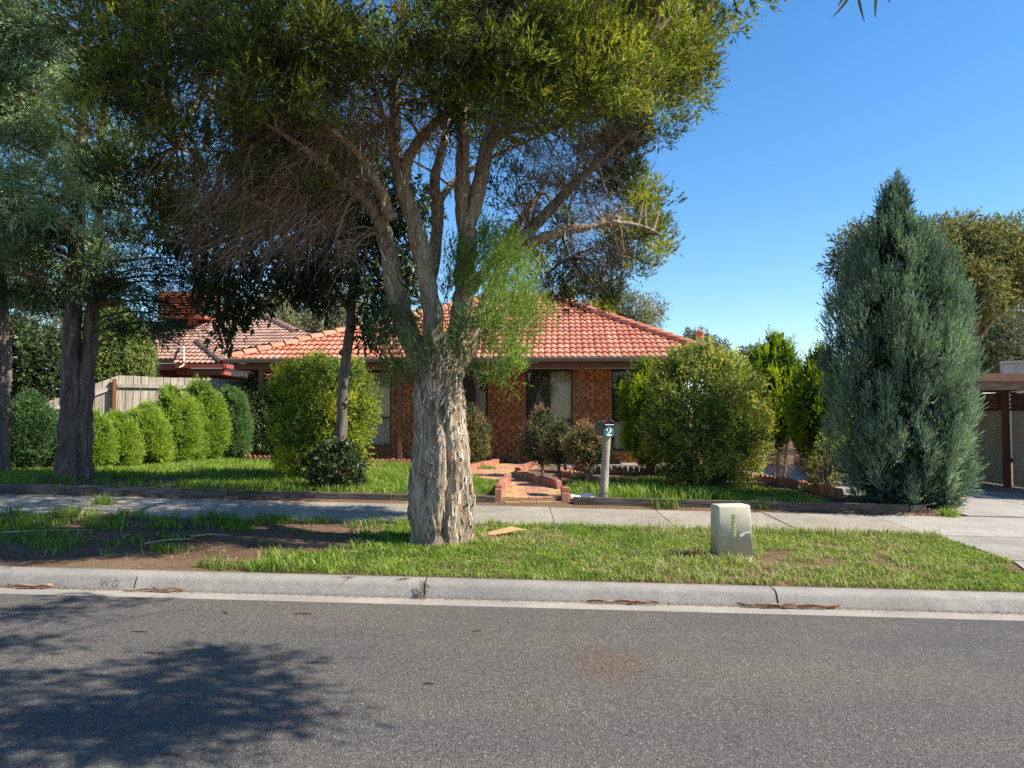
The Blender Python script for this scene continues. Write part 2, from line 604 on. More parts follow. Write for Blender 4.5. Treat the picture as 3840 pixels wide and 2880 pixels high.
    M['curtain'] = t.pbr(t.ramp(n, [(.35, (.62, .56, .42)), (.65, (.8, .74, .6))]), .9, None, .1)
    t = NT('lace')
    vo = t.voro(t.coord('Object'), 30)
    n = t.noise(t.coord('Object'), 55, 4, .7)
    M['lace'] = t.pbr(t.ramp(t.math('ADD', vo.outputs['Distance'], t.math('MULTIPLY', n, .5)), [(.35, (.30, .26, .22)), (.7, (.10, .08, .07))]), .9, None, .1)
    t = NT('pale_lace')
    n = t.noise(t.coord('Object', (1, 1, .5)), 18, 5, .7, 1.0)
    M['pale_lace'] = t.pbr(t.ramp(n, [(.35, (.5, .48, .42)), (.5, (.74, .72, .66)), (.7, (.85, .83, .78))]), .9, None, .1)
    # glass
    t = NT('glass')
    fr = t.n('ShaderNodeFresnel')
    fr.inputs[0].default_value = 1.5
    tr = t.n('ShaderNodeBsdfTransparent')
    tr.inputs[0].default_value = (.93, .94, .93, 1)
    gl = t.n('ShaderNodeBsdfGlossy')
    gl.inputs['Roughness'].default_value = .02
    ms = t.n('ShaderNodeMixShader')
    t.l(t.math('MULTIPLY', fr.outputs[0], .7, True), ms.inputs[0])
    t.l(tr.outputs[0], ms.inputs[1])
    t.l(gl.outputs[0], ms.inputs[2])
    t.l(ms.outputs[0], t.out.inputs['Surface'])
    M['glass'] = t.m

    # timbers
    def timber(name, lo, mid, hi, scale=(3, 40, 40), rough=.9):
        t = NT(name)
        v = t.coord('Object', scale)
        n = t.noise(v, 1.0, 6, .65, .4)
        n2 = t.noise(t.coord('World'), 2.5, 4, .6)
        c = t.ramp(n, [(.32, lo), (.5, mid), (.7, hi)])
        c = t.mix(.6, c, t.ramp(n2, [(.3, (.7, .69, .68)), (.7, (1.25, 1.25, 1.25))]), 'MULTIPLY')
        r = t.math('ADD', t.math('MULTIPLY', t.rand(), .4), .8)
        cc = t.n('ShaderNodeCombineColor')
        for s in range(3): t.l(r, cc.inputs[s])
        c = t.mix(1.0, c, cc.outputs[0], 'MULTIPLY')
        M[name] = t.pbr(c, rough, t.bump(n, .7, .008), .15)
    timber('sleeper', (.05, .038, .03), (.115, .092, .075), (.2, .17, .145))
    timber('paling', (.2, .165, .13), (.36, .31, .255), (.48, .43, .365), (40, 40, 2))
    timber('post_timber', (.2, .17, .125), (.33, .3, .23), (.42, .39, .31), (40, 40, 2.2))
    timber('carport_beam', (.20, .11, .065), (.33, .20, .125), (.42, .28, .19), (2.2, 30, 30))
    timber('carport_post', (.10, .045, .025), (.16, .07, .04), (.2, .1, .06), (30, 30, 2))
    M['cladding'] = plain('cladding', (.42, .37, .28), .5, .4, .12, 3, 0)
    M['lattice'] = plain('lattice', (.12, .08, .055), .8)
    M['mail_black'] = plain('mail_black', (.012, .012, .013), .35, .5)
    M['mail_grey'] = plain('mail_grey', (.10, .088, .072), .6)
    M['mail_green'] = plain('mail_green', (.03, .14, .14), .4, .5, .08, 30)
    M['white_print'] = plain('white_print', (.85, .85, .83), .5)
    t = NT('pit_plastic')
    v = t.coord('Object')
    n = t.noise(v, 7, 5, .65)
    n2 = t.noise(t.coord('Object', (4, 4, 18)), 1.6, 4, .6, 1.2)
    c = t.ramp(n, [(.35, (.44, .395, .29)), (.65, (.56, .51, .39))])
    c = t.mix(t.ramp(n2, [(.64, (0, 0, 0)), (.7, (.5, .5, .5))]), c, (.3, .27, .2))
    M['pit_plastic'] = t.pbr(c, .55, t.bump(n, .2, .004), .4)
    M['pale_concrete'] = plain('pale_concrete', (.52, .48, .36), .9, .2, .2, 20, .3)
    M['label_green'] = plain('label_green', (.38, .40, .15), .5)
    M['ink'] = plain('ink', (.03, .035, .02), .6)
    M['cardboard'] = plain('cardboard', (.50, .31, .15), .9, .1, .12, 8, .1)
    M['paper'] = plain('paper', (.75, .74, .72), .7)
    M['paper_red'] = plain('paper_red', (.5, .12, .1), .7, .3, .6, 20)
    M['bark_strip'] = plain('bark_strip', (.30, .15, .085), .85, .15, .45, 9, .3)
    M['bark_pale'] = plain('bark_pale', (.46, .33, .24), .8, .15, .35, 9, .3)
    M['stick'] = plain('stick', (.10, .055, .035), .9)
    M['kerb_mark'] = plain('kerb_mark', (.12, .115, .11), .95, .1, .3, 40)
    M['expansion'] = plain('expansion', (.30, .19, .11), .95, .1)
    M['cooler'] = plain('cooler', (.38, .10, .06), .55, .35, .15, 4)


make_materials()

# ------------------------------------------------------------------ foliage helpers


def sprig_mesh(mb, P, A, length, k, L, Wd, spread, r, droop=0.0, tint=(.2, .8), ptint=None, shape='tri', facing=None):
    """k leaves along each twig axis; P (n,3) roots, A (n,3) axes"""
    n = len(P)
    if n == 0: return
    P = np.repeat(P, k, 0)
    A = np.repeat(norm(A), k, 0)
    ln = np.repeat(np.broadcast_to(length, (n,)), k)
    m = n * k
    tt = r.uniform(.05, 1, m)
    rad = norm(r.normal(size=(m, 3)))
    rad = norm(rad - A * np.sum(rad * A, 1, keepdims=True))
    sa = np.abs(r.normal(spread, spread * .35, m))
    pos = P + A * (ln * tt)[:, None]
    pos[:, 2] -= droop * ln * tt * tt
    d = A * np.cos(sa)[:, None] + rad * np.sin(sa)[:, None]
    d[:, 2] -= droop * tt
    d = norm(d)
    if facing is None:
        fc = A * .5 + np.array([.1, -.1, .6])
    else:
        fc = np.repeat(np.broadcast_to(facing, (n, 3)), k, 0)
    side = norm(np.cross(d, norm(fc) + .55 * r.normal(size=(m, 3))))
    ll = L * r.uniform(.65, 1.25, m)
    ww = Wd * r.uniform(.7, 1.2, m)
    base = r.uniform(tint[0], tint[1], n) if ptint is None else ptint
    tn = np.clip(np.repeat(base, k) + r.normal(0, .11, m), 0, 1)
    if shape == 'tri':
        v = np.stack([pos - side * (ww / 2)[:, None], pos + side * (ww / 2)[:, None], pos + d * ll[:, None]], 1).reshape(-1, 3)
        mb.add(v, tris=np.arange(m * 3).reshape(-1, 3), t3=tn)
    else:
        mid = pos + d * (ll * .45)[:, None]
        v = np.stack([pos, mid + side * (ww / 2)[:, None], pos + d * ll[:, None], mid - side * (ww / 2)[:, None]], 1).reshape(-1, 3)
        mb.add(v, quads=np.arange(m * 4).reshape(-1, 4), t4=tn)


def clump_points(c, rad, n, r, shell=.6, squash=(1, 1, 1)):
    d = norm(r.normal(size=(n, 3)))
    rr = rad * (shell + (1 - shell) * r.uniform(0, 1, n)) * (0.78 + .44 * vnoise(d * 2.2 + np.asarray(c) * 3.1, 5))
    p = np.asarray(c) + d * rr[:, None] * np.asarray(squash)
    return p, d


def twig_ribbons(mb, P, A, length, r, width=.004, droop=.3, tint=(.2, .9), seg=3, wob=.25):
    n = len(P)
    A = norm(A)
    side = norm(np.cross(A, r.normal(size=(n, 3))))
    tn = r.uniform(tint[0], tint[1], n)
    prev = P.copy()
    d = A.copy()
    rows = []
    for s in range(seg + 1):
        w = width * (1 - .8 * s / seg) / 2
        rows.append((prev - side * w, prev + side * w))
        d = d + wob * r.normal(size=(n, 3)) * .5
        d[:, 2] -= droop / seg
        d = norm(d)
        prev = prev + d * (np.broadcast_to(length, (n,)) / seg)[:, None]
    for s in range(seg):
        a, b = rows[s]
        c, e = rows[s + 1]
        v = np.stack([a, b, e, c], 1).reshape(-1, 3)
        mb.add(v, quads=np.arange(n * 4).reshape(-1, 4), t4=tn)


def tufted(centers, normals, per, rad, r, squash=(1, 1, 1)):
    """points gathered into small tufts round the given centres"""
    m = len(centers)
    idx = np.repeat(np.arange(m), per)
    n = len(idx)
    off = norm(r.normal(size=(n, 3))) * (rad * r.uniform(.55, 1.35, m)[idx] * np.cbrt(r.uniform(0, 1, n)))[:, None] * np.asarray(squash)
    return centers[idx] + off, norm(off), normals[idx], idx


def nearest(pts, c):
    d = np.linalg.norm(pts - c, axis=1)
    return pts[np.argmin(d)]



# ------------------------------------------------------------------ the setting


def XY(x, v):
    return x, v - SKEW * x


def ground_sheet():
    xs = np.concatenate([[-900, -250, -80, -40], np.arange(-22, 22.01, .5), [40, 80, 250, 900]])
    vs = np.concatenate([[-300, -60, -20, -6, 0, 4, 6.2, 6.5, 6.715, 6.72], np.arange(6.75, 24.01, .25), [30, 45, 60, 100, 300, 1500]])
    X, V = np.meshgrid(xs, vs, indexing='ij')
    Y = V - SKEW * np.clip(X, -40, 40)
    Z = TV(X, V)
    bumpy = (vnoise(np.stack([X * 1.7, Y * 1.7, X * 0], -1), 3) - .5) * .03
    bumpy = np.where((V > 6.9) & (V < 9.4) | (V > 11.4) & (V < 18.0), bumpy, 0)
    Z = Z + bumpy - np.where(V < 6.718, .07, 0)
    n = len(vs)
    i, j = np.meshgrid(np.arange(len(xs) - 1), np.arange(n - 1), indexing='ij')
    a = i * n + j
    q = np.stack([a, a + n, a + n + 1, a + 1], -1).reshape(-1, 4)
    mb = MB()
    mb.add(np.stack([X, Y, Z], -1).reshape(-1, 3), quads=q)
    struct(mb.build('ground', M['soil'], smooth=True), 'brown soil of the verge and front garden')


def road():
    xs = np.concatenate([np.arange(-24, 24.01, 1.0)])
    vs = np.array([-6.2, -4, -2, 0, 1, 2, 3, 4, 5, 6.0, 6.23])
    X, V = np.meshgrid(xs, vs, indexing='ij')
    Z = np.interp(V, _BV, _BZ) - GRADE * np.clip(X, -22, 22) + .004
    n = len(vs)
    i, j = np.meshgrid(np.arange(len(xs) - 1), np.arange(n - 1), indexing='ij')
    a = i * n + j
    mb = MB()
    mb.add(np.stack([X, V - SKEW * X, Z], -1).reshape(-1, 3), quads=np.stack([a, a + n, a + n + 1, a + 1], -1).reshape(-1, 4))
    struct(mb.build('road', M['asphalt'], smooth=True), 'speckled grey asphalt road in front of the kerb')


def extrude_profile(mb, prof, x0, x1, steps=4):
    m = len(prof)
    xs = np.linspace(x0, x1, steps + 1)
    v = []
    for x in xs:
        for (vv, z) in prof:
            xx, yy = XY(x, vv)
            v.append((xx, yy, z - GRADE * x))
    q = []
    for s in range(steps):
        for k in range(m - 1):
            a = s * m + k
            q.append((a, a + m, a + m + 1, a + 1))
    mb.add(v, quads=q)
    for s, flip in ((0, False), (steps, True)):
        c = np.mean(np.array(v[s * m:(s + 1) * m]), 0)
        ring = [tuple(p) for p in v[s * m:(s + 1) * m]]
        tris = [(0, 1 + k, 1 + (k + 1) % m) for k in range(m)]
        mb.add([tuple(c)] + ring, tris=[t[::-1] for t in tris] if flip else tris)


JOINTS = [-19.2, -16.5, -13.8, -11.1, -8.5, -5.85, -3.21, -.74, 2.22, 4.95, 7.6, 10.3, 13, 15.7, 18.4]


def kerb():
    k = bpy.data.objects.new('kerb', None)
    C.objects.link(k)
    struct(k, 'grey concrete kerb and gutter along the road')
    prof = [(6.54, -.12), (6.54, .003), (6.552, .03), (6.585, .092), (6.598, .11), (6.618, .122), (6.645, .129), (6.69, .132), (6.765, .134), (6.765, -.12)]
    pan = [(6.22, -.12), (6.22, .027), (6.40, .014), (6.537, .004), (6.537, -.12)]
    for a, b in zip(JOINTS[:-1], JOINTS[1:]):
        mb = MB()
        extrude_profile(mb, prof, a + .008, b - .008)
        o = mb.build('kerb_segment', M['kerb'], k, True)
        mb = MB()
        extrude_profile(mb, pan, a + .004, b - .004)
        mb.build('gutter_segment', M['gutter_concrete'], k)
    return k


def prism(mb, xy, top, thick):
    """xy polygon (ccw), top(x,y) -> z"""
    n = len(xy)
    up = [(x, y, top(x, y)) for x, y in xy]
    dn = [(x, y, top(x, y) - thick) for x, y in xy]
    c = np.mean(np.array(up), 0)
    mb.add([tuple(c)] + up, tris=[(0, 1 + k, 1 + (k + 1) % n) for k in range(n)])
    mb.add(up + dn, quads=[(k, n + k, n + (k + 1) % n, (k + 1) % n) for k in range(n)])


def rect_v(x0, x1, v0, v1):
    return [XY(x0, v0), XY(x1, v0), XY(x1, v1), XY(x0, v1)]


def paving():
    r = rng(11)
    fp = bpy.data.objects.new('footpath', None)
    C.objects.link(fp)
    struct(fp, 'pale concrete footpath between the verge and the gardens')
    x = -18.97
    while x < 5.0:
        dz = r.uniform(-.004, .005)
        mb = MB()
        prism(mb, rect_v(x + .008, x + 1.492, 9.5, 11.09), lambda a, b: float(T(a, b)) + .014 + dz, .1)
        mb.build('footpath_slab', M['footpath'], fp)
        x += 1.5
    # filler strip in the open joint beside the path
    mb = MB()
    jx = .53
    prism(mb, rect_v(jx - .0075, jx + .0075, 9.52, 11.08), lambda a, b: float(T(a, b)) + .006, .05)
    mb.build('joint_filler', M['expansion'], fp)
    dv = bpy.data.objects.new('driveway', None)
    C.objects.link(dv)
    struct(dv, 'concrete driveway running past the blue conifer into the carport')
    mb = MB()
    for (poly, off) in (([XY(4.62, 6.79), XY(7.3, 6.79), XY(7.3, 8.1), XY(5.15, 8.1), XY(4.9, 7.4)], .010),
                  (rect_v(7.32, 9.9, 6.79, 8.1), .010),
                  (rect_v(5.15, 7.3, 8.12, 9.49), .012), (rect_v(7.32, 9.9, 8.12, 9.49), .012),
                  (rect_v(5.04, 7.3, 9.5, 11.09), .015), (rect_v(7.32, 9.9, 9.5, 11.09), .015), (rect_v(9.92, 13, 9.5, 11.09), .012),
                  (rect_v(6.45, 8.2, 11.1, 13.2), .0), (rect_v(8.22, 10.1, 11.1, 13.2), .0),
                  (rect_v(6.45, 8.2, 13.22, 15.6), .0), (rect_v(8.22, 10.1, 13.22, 15.6), .0),
                  (rect_v(6.45, 8.2, 15.62, 18.6), .0), (rect_v(8.22, 10.1, 15.62, 18.6), .0),
                  (rect_v(6.45, 8.2, 18.62, 22), .0), (rect_v(8.22, 10.1, 18.62, 22), .0)):
        mb = MB()
        if off == 0:
            top = lambda a, b: float(T(a, b)) + .03
        else:
            top = lambda a, b: float(T(a, b)) + off
        prism(mb, poly, top, .1)
        mb.build('driveway_slab', M['drive'], dv)


ground_sheet()
road()
KERB = kerb()
paving()

# ------------------------------------------------------------------ the brick house
HC = np.array([-7.2, 19.6])
HYAW = R(-3.5)
HE = np.array([math.cos(HYAW), math.sin(HYAW)])
HN = np.array([-math.sin(HYAW), math.cos(HYAW)])
HL = 12.4                           # eave length
EAVE_Z = 2.99


def HP(px, py, n0):                 # house coordinates (u, z) of a spot on the plane n = n0
    d = ray(px, py)
    t = (n0 + HC @ HN) / (d[:2] @ HN)
    p = d[:2] * t - HC
    return float(p @ HE), CAMZ + d[2] * t


def set_uv(me):
    uv = me.uv_layers.new(name='UVMap')
    uv.data.foreach_set('uv', np.tile(np.array([0, 0, 1, 0, 1, 1, 0, 1], np.float32), len(me.polygons)))


def tile_mesh(w=.32, ln=.40, rolls=2, h=.036, thick=.03, lift=.045):
    ns = 6 * rolls
    x = np.linspace(0, w, ns + 1)
    prof = h * np.abs(np.sin(np.pi * x * rolls / w)) ** .75
    v, q = [], []
    rows = [(0, lift), (ln, 0)]
    for (y, dz) in rows:
        v += [(a, y, p + dz) for a, p in zip(x, prof)]
    m = ns + 1
    for k in range(ns):
        q.append((k, k + 1, m + k + 1, m + k))
    mb = MB()
    mb.add(v, quads=q)
    nose = [(a, 0, p + lift - thick) for a, p in zip(x, prof)] + v[:m]
    mb.add(nose, quads=[(k, k + 1, m + k + 1, m + k) for k in range(ns)])
    return mb


def tile_plane(parent, origin, eu, ev, poly, mat, w=.32, gauge=.345, limit=None, name='roof_tile', stuff_name='roof_tile_courses', v0=0.0, u0=0.0, rolls=2):
    """tiles over the polygon (u, v) of a roof plane, whole ones as objects, cut ones trimmed at the edges"""
    origin, eu, ev = np.asarray(origin, float), norm(eu), norm(ev)
    en = norm(np.cross(eu, ev))
    me = tile_mesh(w, gauge + .055, rolls).mesh('roof_tile', True)
    me.materials.append(mat)
    P = np.array(poly)
    n = len(P)
    ed = [(P[i], P[(i + 1) % n] - P[i]) for i in range(n)]
    inside = lambda a, tol=0: all((e[0] * (a[1] - p[1]) - e[1] * (a[0] - p[0])) / np.linalg.norm(e) > -tol for p, e in ed)
    mat4 = Matrix(((eu[0], ev[0], en[0], origin[0]), (eu[1], ev[1], en[1], origin[1]), (eu[2], ev[2], en[2], origin[2]), (0, 0, 0, 1)))
    rest = bmesh.new()
    count, nrest = 0, 0
    r = rng(len(poly) + int(abs(origin[0] * 10)))
    rows = int((P[:, 1].max() - v0) / gauge) + 1
    for j in range(rows):
        v = v0 + j * gauge
        for i in range(int((P[:, 0].min() - u0) / w) - 1, int((P[:, 0].max() - u0) / w) + 2):
            u = u0 + i * w
            cor = [(u, v + .03), (u + w, v + .03), (u + w, v + gauge), (u, v + gauge)]
            ins = [inside(c, .02) for c in cor]
            if not any(ins) and not inside((u + w / 2, v + gauge / 2)): continue
            off = (r.normal(0, .003), r.normal(0, .003), r.uniform(0, .003))
            if all(ins) and (limit is None or count < limit):
                o = bpy.data.objects.new(name, me)
                C.objects.link(o)
                o.parent = parent
                o.matrix_local = mat4 @ Matrix.Translation((u + off[0], v + off[1], off[2])) @ Matrix.Rotation(r.normal(0, .006), 4, 'Z')
                count += 1
            else:
                b = bmesh.new()
                b.from_mesh(me)
                bmesh.ops.translate(b, vec=(u, v, off[2]), verts=b.verts)
                if not all(ins):
                    for p, e in ed:
                        nn = Vector((-e[1], e[0], 0)).normalized()
                        bmesh.ops.bisect_plane(b, geom=b.verts[:] + b.edges[:] + b.faces[:], plane_co=(p[0], p[1], 0), plane_no=nn, clear_inner=True)
                if len(b.faces):
                    tm = bpy.data.meshes.new('tmp')
                    b.to_mesh(tm)
                    if limit is None:
                        tm.name = 'cut_tile'
                        tm.materials.clear()
                        tm.materials.append(mat)
                        o = bpy.data.objects.new(name, tm)
                        C.objects.link(o)
                        o.parent = parent
                        o.matrix_local = mat4
                    else:
                        nf = len(rest.faces)
                        rest.from_mesh(tm)
                        rest.faces.ensure_lookup_table()
                        lay = rest.faces.layers.float.get('tint') or rest.faces.layers.float.new('tint')
                        tv = r.uniform()
                        for f in rest.faces[nf:]: f[lay] = tv
                        nrest += 1
                        bpy.data.meshes.remove(tm)
                b.free()
    if nrest:
        tm = bpy.data.meshes.new(stuff_name)
        rest.to_mesh(tm)
        tm.materials.append(mat)
        o = obj(stuff_name, tm, mat, parent)
        o.matrix_local = mat4
        o['kind'] = 'stuff'
    rest.free()
    return count


def cap_mesh(ln=.42, rad=.135, n=8):
    v, q = [], []
    for (y, s, dz) in ((0, 1.12, .03), (.06, 1.1, .03), (ln, .95, 0)):
        for k in range(n + 1):
            a = math.pi * (k / n) * 1.16 - .08 * math.pi
            v.append((math.cos(a) * rad * s, y, math.sin(a) * rad * s * .75 + dz))
    m = n + 1
    for s in range(2):
        for k in range(n): q.append((s * m + k, s * m + k + 1, (s + 1) * m + k + 1, (s + 1) * m + k))
    # mouth thickness
    mouth = []
    for k in range(n + 1):
        a = math.pi * (k / n) * 1.16 - .08 * math.pi
        mouth.append((math.cos(a) * rad * .98, .0, math.sin(a) * rad * .75 * .95 + .02))
    mb = MB()
    mb.add(v, quads=q)
    mb.add(mouth + v[:m], quads=[(k, k + 1, m + k + 1, m + k) for k in range(n)])
    return mb.mesh('ridge_cap', True)


def caps(parent, a, b, mat, name='ridge_cap', ln=.42, step=.37):
    me = cap_mesh(ln)
    me.materials.append(mat)
    a, b = Vector(a), Vector(b)
    d = (b - a)
    L = d.length
    d.normalize()
    x = d.cross(Vector((0, 0, 1))).normalized()
    z = x.cross(d)
    n = max(1, int(round(L / step)))
    r = rng(int(L * 100))
    for i in range(n):
        o = bpy.data.objects.new(name, me)
        C.objects.link(o)
        o.parent = parent
        p = a + d * (L * i / n)
        o.matrix_local = Matrix(((x[0], d[0], z[0], p[0]), (x[1], d[1], z[1], p[1]), (x[2], d[2], z[2], p[2]), (0, 0, 0, 1))) @ Matrix.Rotation(r.normal(0, .015), 4, 'Z')


def window(parent, u0, u1, z0, z1, zt, mull, n0, looks, name='window'):
    """aluminium window: outer frame, transom, mullion; panes and curtains as sub-parts"""
    mb = MB()
    f = .045
    mb.box((u0, n0, z0), (u0 + f, n0 + .07, z1)).box((u1 - f, n0, z0), (u1, n0 + .07, z1))
    mb.box((u0 + f, n0, z1 - f), (u1 - f, n0 + .07, z1)).box((u0 + f, n0, z0), (u1 - f, n0 + .07, z0 + f))
    mb.box((u0 + f, n0 + .004, zt - .025), (u1 - f, n0 + .066, zt + .025))
    if mull: mb.box((mull - .03, n0 - .006, zt + .025), (mull + .03, n0 + .06, z1 - f))
    w = mb.build(name, M['frame_dark'], parent)
    cells = []
    if mull: cells += [(u0 + f, mull - .03, zt + .025, z1 - f), (mull + .03, u1 - f, zt + .025, z1 - f)]
    else: cells += [(u0 + f, u1 - f, zt + .025, z1 - f)]
    cells += [(u0 + f, u1 - f, z0 + f, zt - .025)]
    for (a, b, c, d) in cells:
        g = MB()
        g.box((a, n0 + .03, c), (b, n0 + .036, d))
        g.build('pane', M['glass'], w)
    for (a, b, c, d, mat, waves) in looks:
        g = MB()
        nx = max(12, int((b - a) / .02))
        xs = np.linspace(a, b, nx + 1)
        zs = np.linspace(c, d, 5)
        X, Z = np.meshgrid(xs, zs, indexing='ij')
        Y = n0 + .12 + .022 * np.sin(X * waves + 1.5 * np.sin(X * 7)) + .01 * np.sin(X * 31 + Z * 1.5)
        i, j = np.meshgrid(np.arange(nx), np.arange(4), indexing='ij')
        k = i * 5 + j
        g.add(np.stack([X, Y, Z], -1).reshape(-1, 3), quads=np.stack([k, k + 5, k + 6, k + 1], -1).reshape(-1, 4))
        g.build('curtain', M[mat], w, True)
    return w


def house():
    h = thing('brick_house', 'single-storey brown brick house with a terracotta tiled hip roof and verandah', 'house', (HC[0], HC[1], 0), HYAW)
    WN = .92                       # front wall plane
    BASE, TOP = .35, 2.77
    DEP = 10.0
    # openings from the photograph
    w1 = (HP(1300, 0, WN)[0], HP(1478, 0, WN)[0], HP(1400, 1675, WN)[1])
    w2 = (HP(1969, 0, WN)[0], HP(2143, 0, WN)[0], HP(2050, 1690, WN)[1])
    w3 = (HP(2285, 0, WN)[0], HP(2470, 0, WN)[0], HP(2380, 1692, WN)[1])
    dr = (HP(1650, 0, WN)[0], HP(1832, 0, WN)[0], BASE)
    opens = [(*w1, TOP + .1), (*w2, TOP + .1), (*w3, TOP + .1), (*dr, TOP + .1)]
    # mortar wall with the openings left free
    cuts = sorted([.9, HL - .9] + [o[0] for o in opens] + [o[1] for o in opens])
    mb = MB()
    for a, b in zip(cuts[:-1], cuts[1:]):
        m = (a + b) / 2
        op = [o for o in opens if o[0] < m < o[1]]
        z1 = op[0][2] if op else TOP
        if z1 > BASE + .01: mb.box((a, WN + .012, BASE - .35), (b, WN + .11, z1))
        else: mb.box((a, WN + .012, BASE - .35), (b, WN + .11, BASE - .01))
    mb.box((.9, WN + .115, BASE - .35), (1.0, DEP - .9, TOP))
    mb.box((HL - 1.0, WN + .115, BASE - .35), (HL - .9, DEP - .9, TOP))
    mb.box((1.0, DEP - 1.0, BASE - .35), (HL - 1.0, DEP - .9, TOP))
    wall = mb.build('wall', M['mortar'], h)
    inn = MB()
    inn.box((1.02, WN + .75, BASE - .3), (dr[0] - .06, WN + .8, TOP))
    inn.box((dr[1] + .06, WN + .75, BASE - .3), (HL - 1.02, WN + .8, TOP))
    inn.build('dark_backing', M['dark_interior'], h)  # near-black sheet painted in for the unlit rooms behind the windows
    # bricks
    bl, bh, bd, j = .24, .086, .04, .010
    full = MB()
    full.box((0, 0, 0), (bl - j, bd, bh - j))
    fm = full.mesh('brick')
    set_uv(fm)
    fm.materials.append(M['brick'])
    rest = MB()
    r = rng(5)
    cand = []
    nz = int((TOP - BASE) / bh)
    vis = [(HP(1480, 0, WN)[0], HP(1600, 0, WN)[0]), (dr[1], w2[0]), (w2[1], w3[0]), (w3[0], HP(2520, 0, WN)[0]), (w1[0] + .25, w1[1]), (w2[0], w2[1])]
    for c in range(nz):
        z = BASE + c * bh
        u = .9 - (bl / 2 if c % 2 else 0)
        while u < HL - .9:
            a, b = max(u, .9), min(u + bl - j, HL - .9)
            segs = [(a, b)]
            for o in opens:
                if z + bh > o[2] + .02 and z < o[3]:
                    ns = []
                    for (p, q) in segs:
                        if q <= o[0] or p >= o[1]: ns.append((p, q))
                        else:
                            if p < o[0] - .01: ns.append((p, o[0]))
                            if q > o[1] + .01: ns.append((o[1], q))
                    segs = ns
            for (p, q) in segs:
                if q - p > .025:
                    m = (p + q) / 2
                    seen = any(s[0] - .05 <= m <= s[1] + .05 for s in vis)
                    cand.append((seen, p, q, z))
            u += bl
    seen = [c for c in cand if c[0]]
    order = sorted(seen, key=lambda c: -(c[2] - c[1]))
    single = set(order[:295])
    for c in cand:
        _, p, q, z = c
        dn = r.uniform(-.003, .003)
        if c in single:
            o = bpy.data.objects.new('brick', fm)
            C.objects.link(o)
            o.parent = wall
            o.location = (p, WN - .02 + dn, z)
            o.scale = ((q - p) / (bl - j), 1, 1)
        else:
            rest.box((p, WN - .02 + dn, z), (q, WN - .02 + bd + dn, z + bh - j), t=r.uniform())
    me = rest.mesh('brickwork')
    set_uv(me)
    o = obj('brickwork', me, M['brick'], h)
    o['kind'] = 'stuff'
    # sill bricks under the windows
    for (a, b, zs) in (w1, w2, w3):
        x = a
        while x < b - .02:
            sb = MB()
            sb.box((x, WN - .045, zs - .085), (min(x + .1, b), WN + .06, zs - .006))
            m2 = sb.mesh('sill_brick')
            set_uv(m2)
            obj('sill_brick', m2, M['brick'], h)
            x += .11
    # windows
    zt1 = HP(1420, 1566, WN)[1]
    window(h, w1[0], w1[1], w1[2], TOP - .01, zt1, None, WN + .02,
           [(w1[0] + .05, w1[1] - .05, zt1, TOP - .06, 'curtain', 70), (w1[0] + .05, w1[1] - .05, w1[2] + .04, zt1, 'pale_lace', 28)])
    zt2 = HP(2050, 1577, WN)[1]
    m2 = HP(2058, 0, WN)[0]
    window(h, w2[0], w2[1], w2[2], TOP - .01, zt2, m2, WN + .02,
           [(w2[0] + .05, m2, zt2, TOP - .06, 'lace', 40), (m2, w2[1] - .05, zt2, TOP - .06, 'curtain', 75), (w2[0] + .05, w2[1] - .05, w2[2] + .04, zt2, 'pale_lace', 28)])
    zt3 = HP(2350, 1578, WN)[1]
    m3 = HP(2378, 0, WN)[0]
    window(h, w3[0], w3[1], w3[2], TOP - .01, zt3, m3, WN + .02,
           [(w3[0] + .05, m3, zt3, TOP - .06, 'lace', 60), (m3, w3[1] - .05, zt3, TOP - .06, 'curtain', 70), (w3[0] + .05, w3[1] - .05, w3[2] + .04, zt3, 'pale_lace', 28)])
    # entry: door set back with a side light
    mb = MB()
    mb.box((dr[0], WN + .115, BASE - .02), (dr[0] + .05, WN + .6, TOP)).box((dr[1] - .05, WN + .115, BASE - .02), (dr[1], WN + .6, TOP))
    mb.build('entry_wall', M['redbrick'], h)
    mb = MB()
    mb.box((dr[0] + .05, WN + .55, BASE), (dr[1] - .35, WN + .6, TOP))
    door = mb.build('door', M['frame_dark'], h)
    k = MB()
    k.box((dr[1] - .48, WN + .50, 1.3), (dr[1] - .42, WN + .55, 1.42))
    k.build('handle', M['galv'], door)
    mb = MB()
    mb.box((dr[1] - .36, WN + .53, BASE), (dr[1] - .33, WN + .6, TOP))
    zr = HP(1815, 1577, WN)[1]
    mb.box((dr[1] - .33, WN + .54, zr - .015), (dr[1] - .05, WN + .58, zr + .015))
    mb.box((dr[1] - .33, WN + .54, BASE), (dr[1] - .05, WN + .58, BASE + .04))
    sl = mb.build('side_light', M['white_paint'], h)
    for (za, zb) in ((BASE + .04, zr - .015), (zr + .015, TOP - .05)):
        p = MB()
        p.box((dr[1] - .33, WN + .555, za), (dr[1] - .05, WN + .56, zb))
        p.build('pane', M['glass'], sl)
    # verandah: slab, posts, beam, ceiling, gutter
    mb = MB()
    mb.box((.3, -.05, -.15), (HL + .4, WN + .012, BASE - .002))
    mb.box((dr[0] + .05, WN + .012, -.15), (dr[1] - .05, WN + .56, BASE - .004))
    mb.build('verandah_slab', M['slab'], h)
    for px in (999, 1510, 1795, 2174, 2590):
        u = HP(px, 0, .16)[0]
        p = MB()
        p.box((u - .048, .11, BASE - .3), (u + .048, .206, 2.745))
        p.build('verandah_post', M['brown_paint'], h)
    mb = MB()
    mb.box((.08, .09, 2.745), (HL - .08, .22, 2.885))
    mb.box((.08, .225, 2.745), (.2, DEP - .1, 2.885)).box((HL - .2, .225, 2.745), (HL - .08, DEP - .1, 2.885))
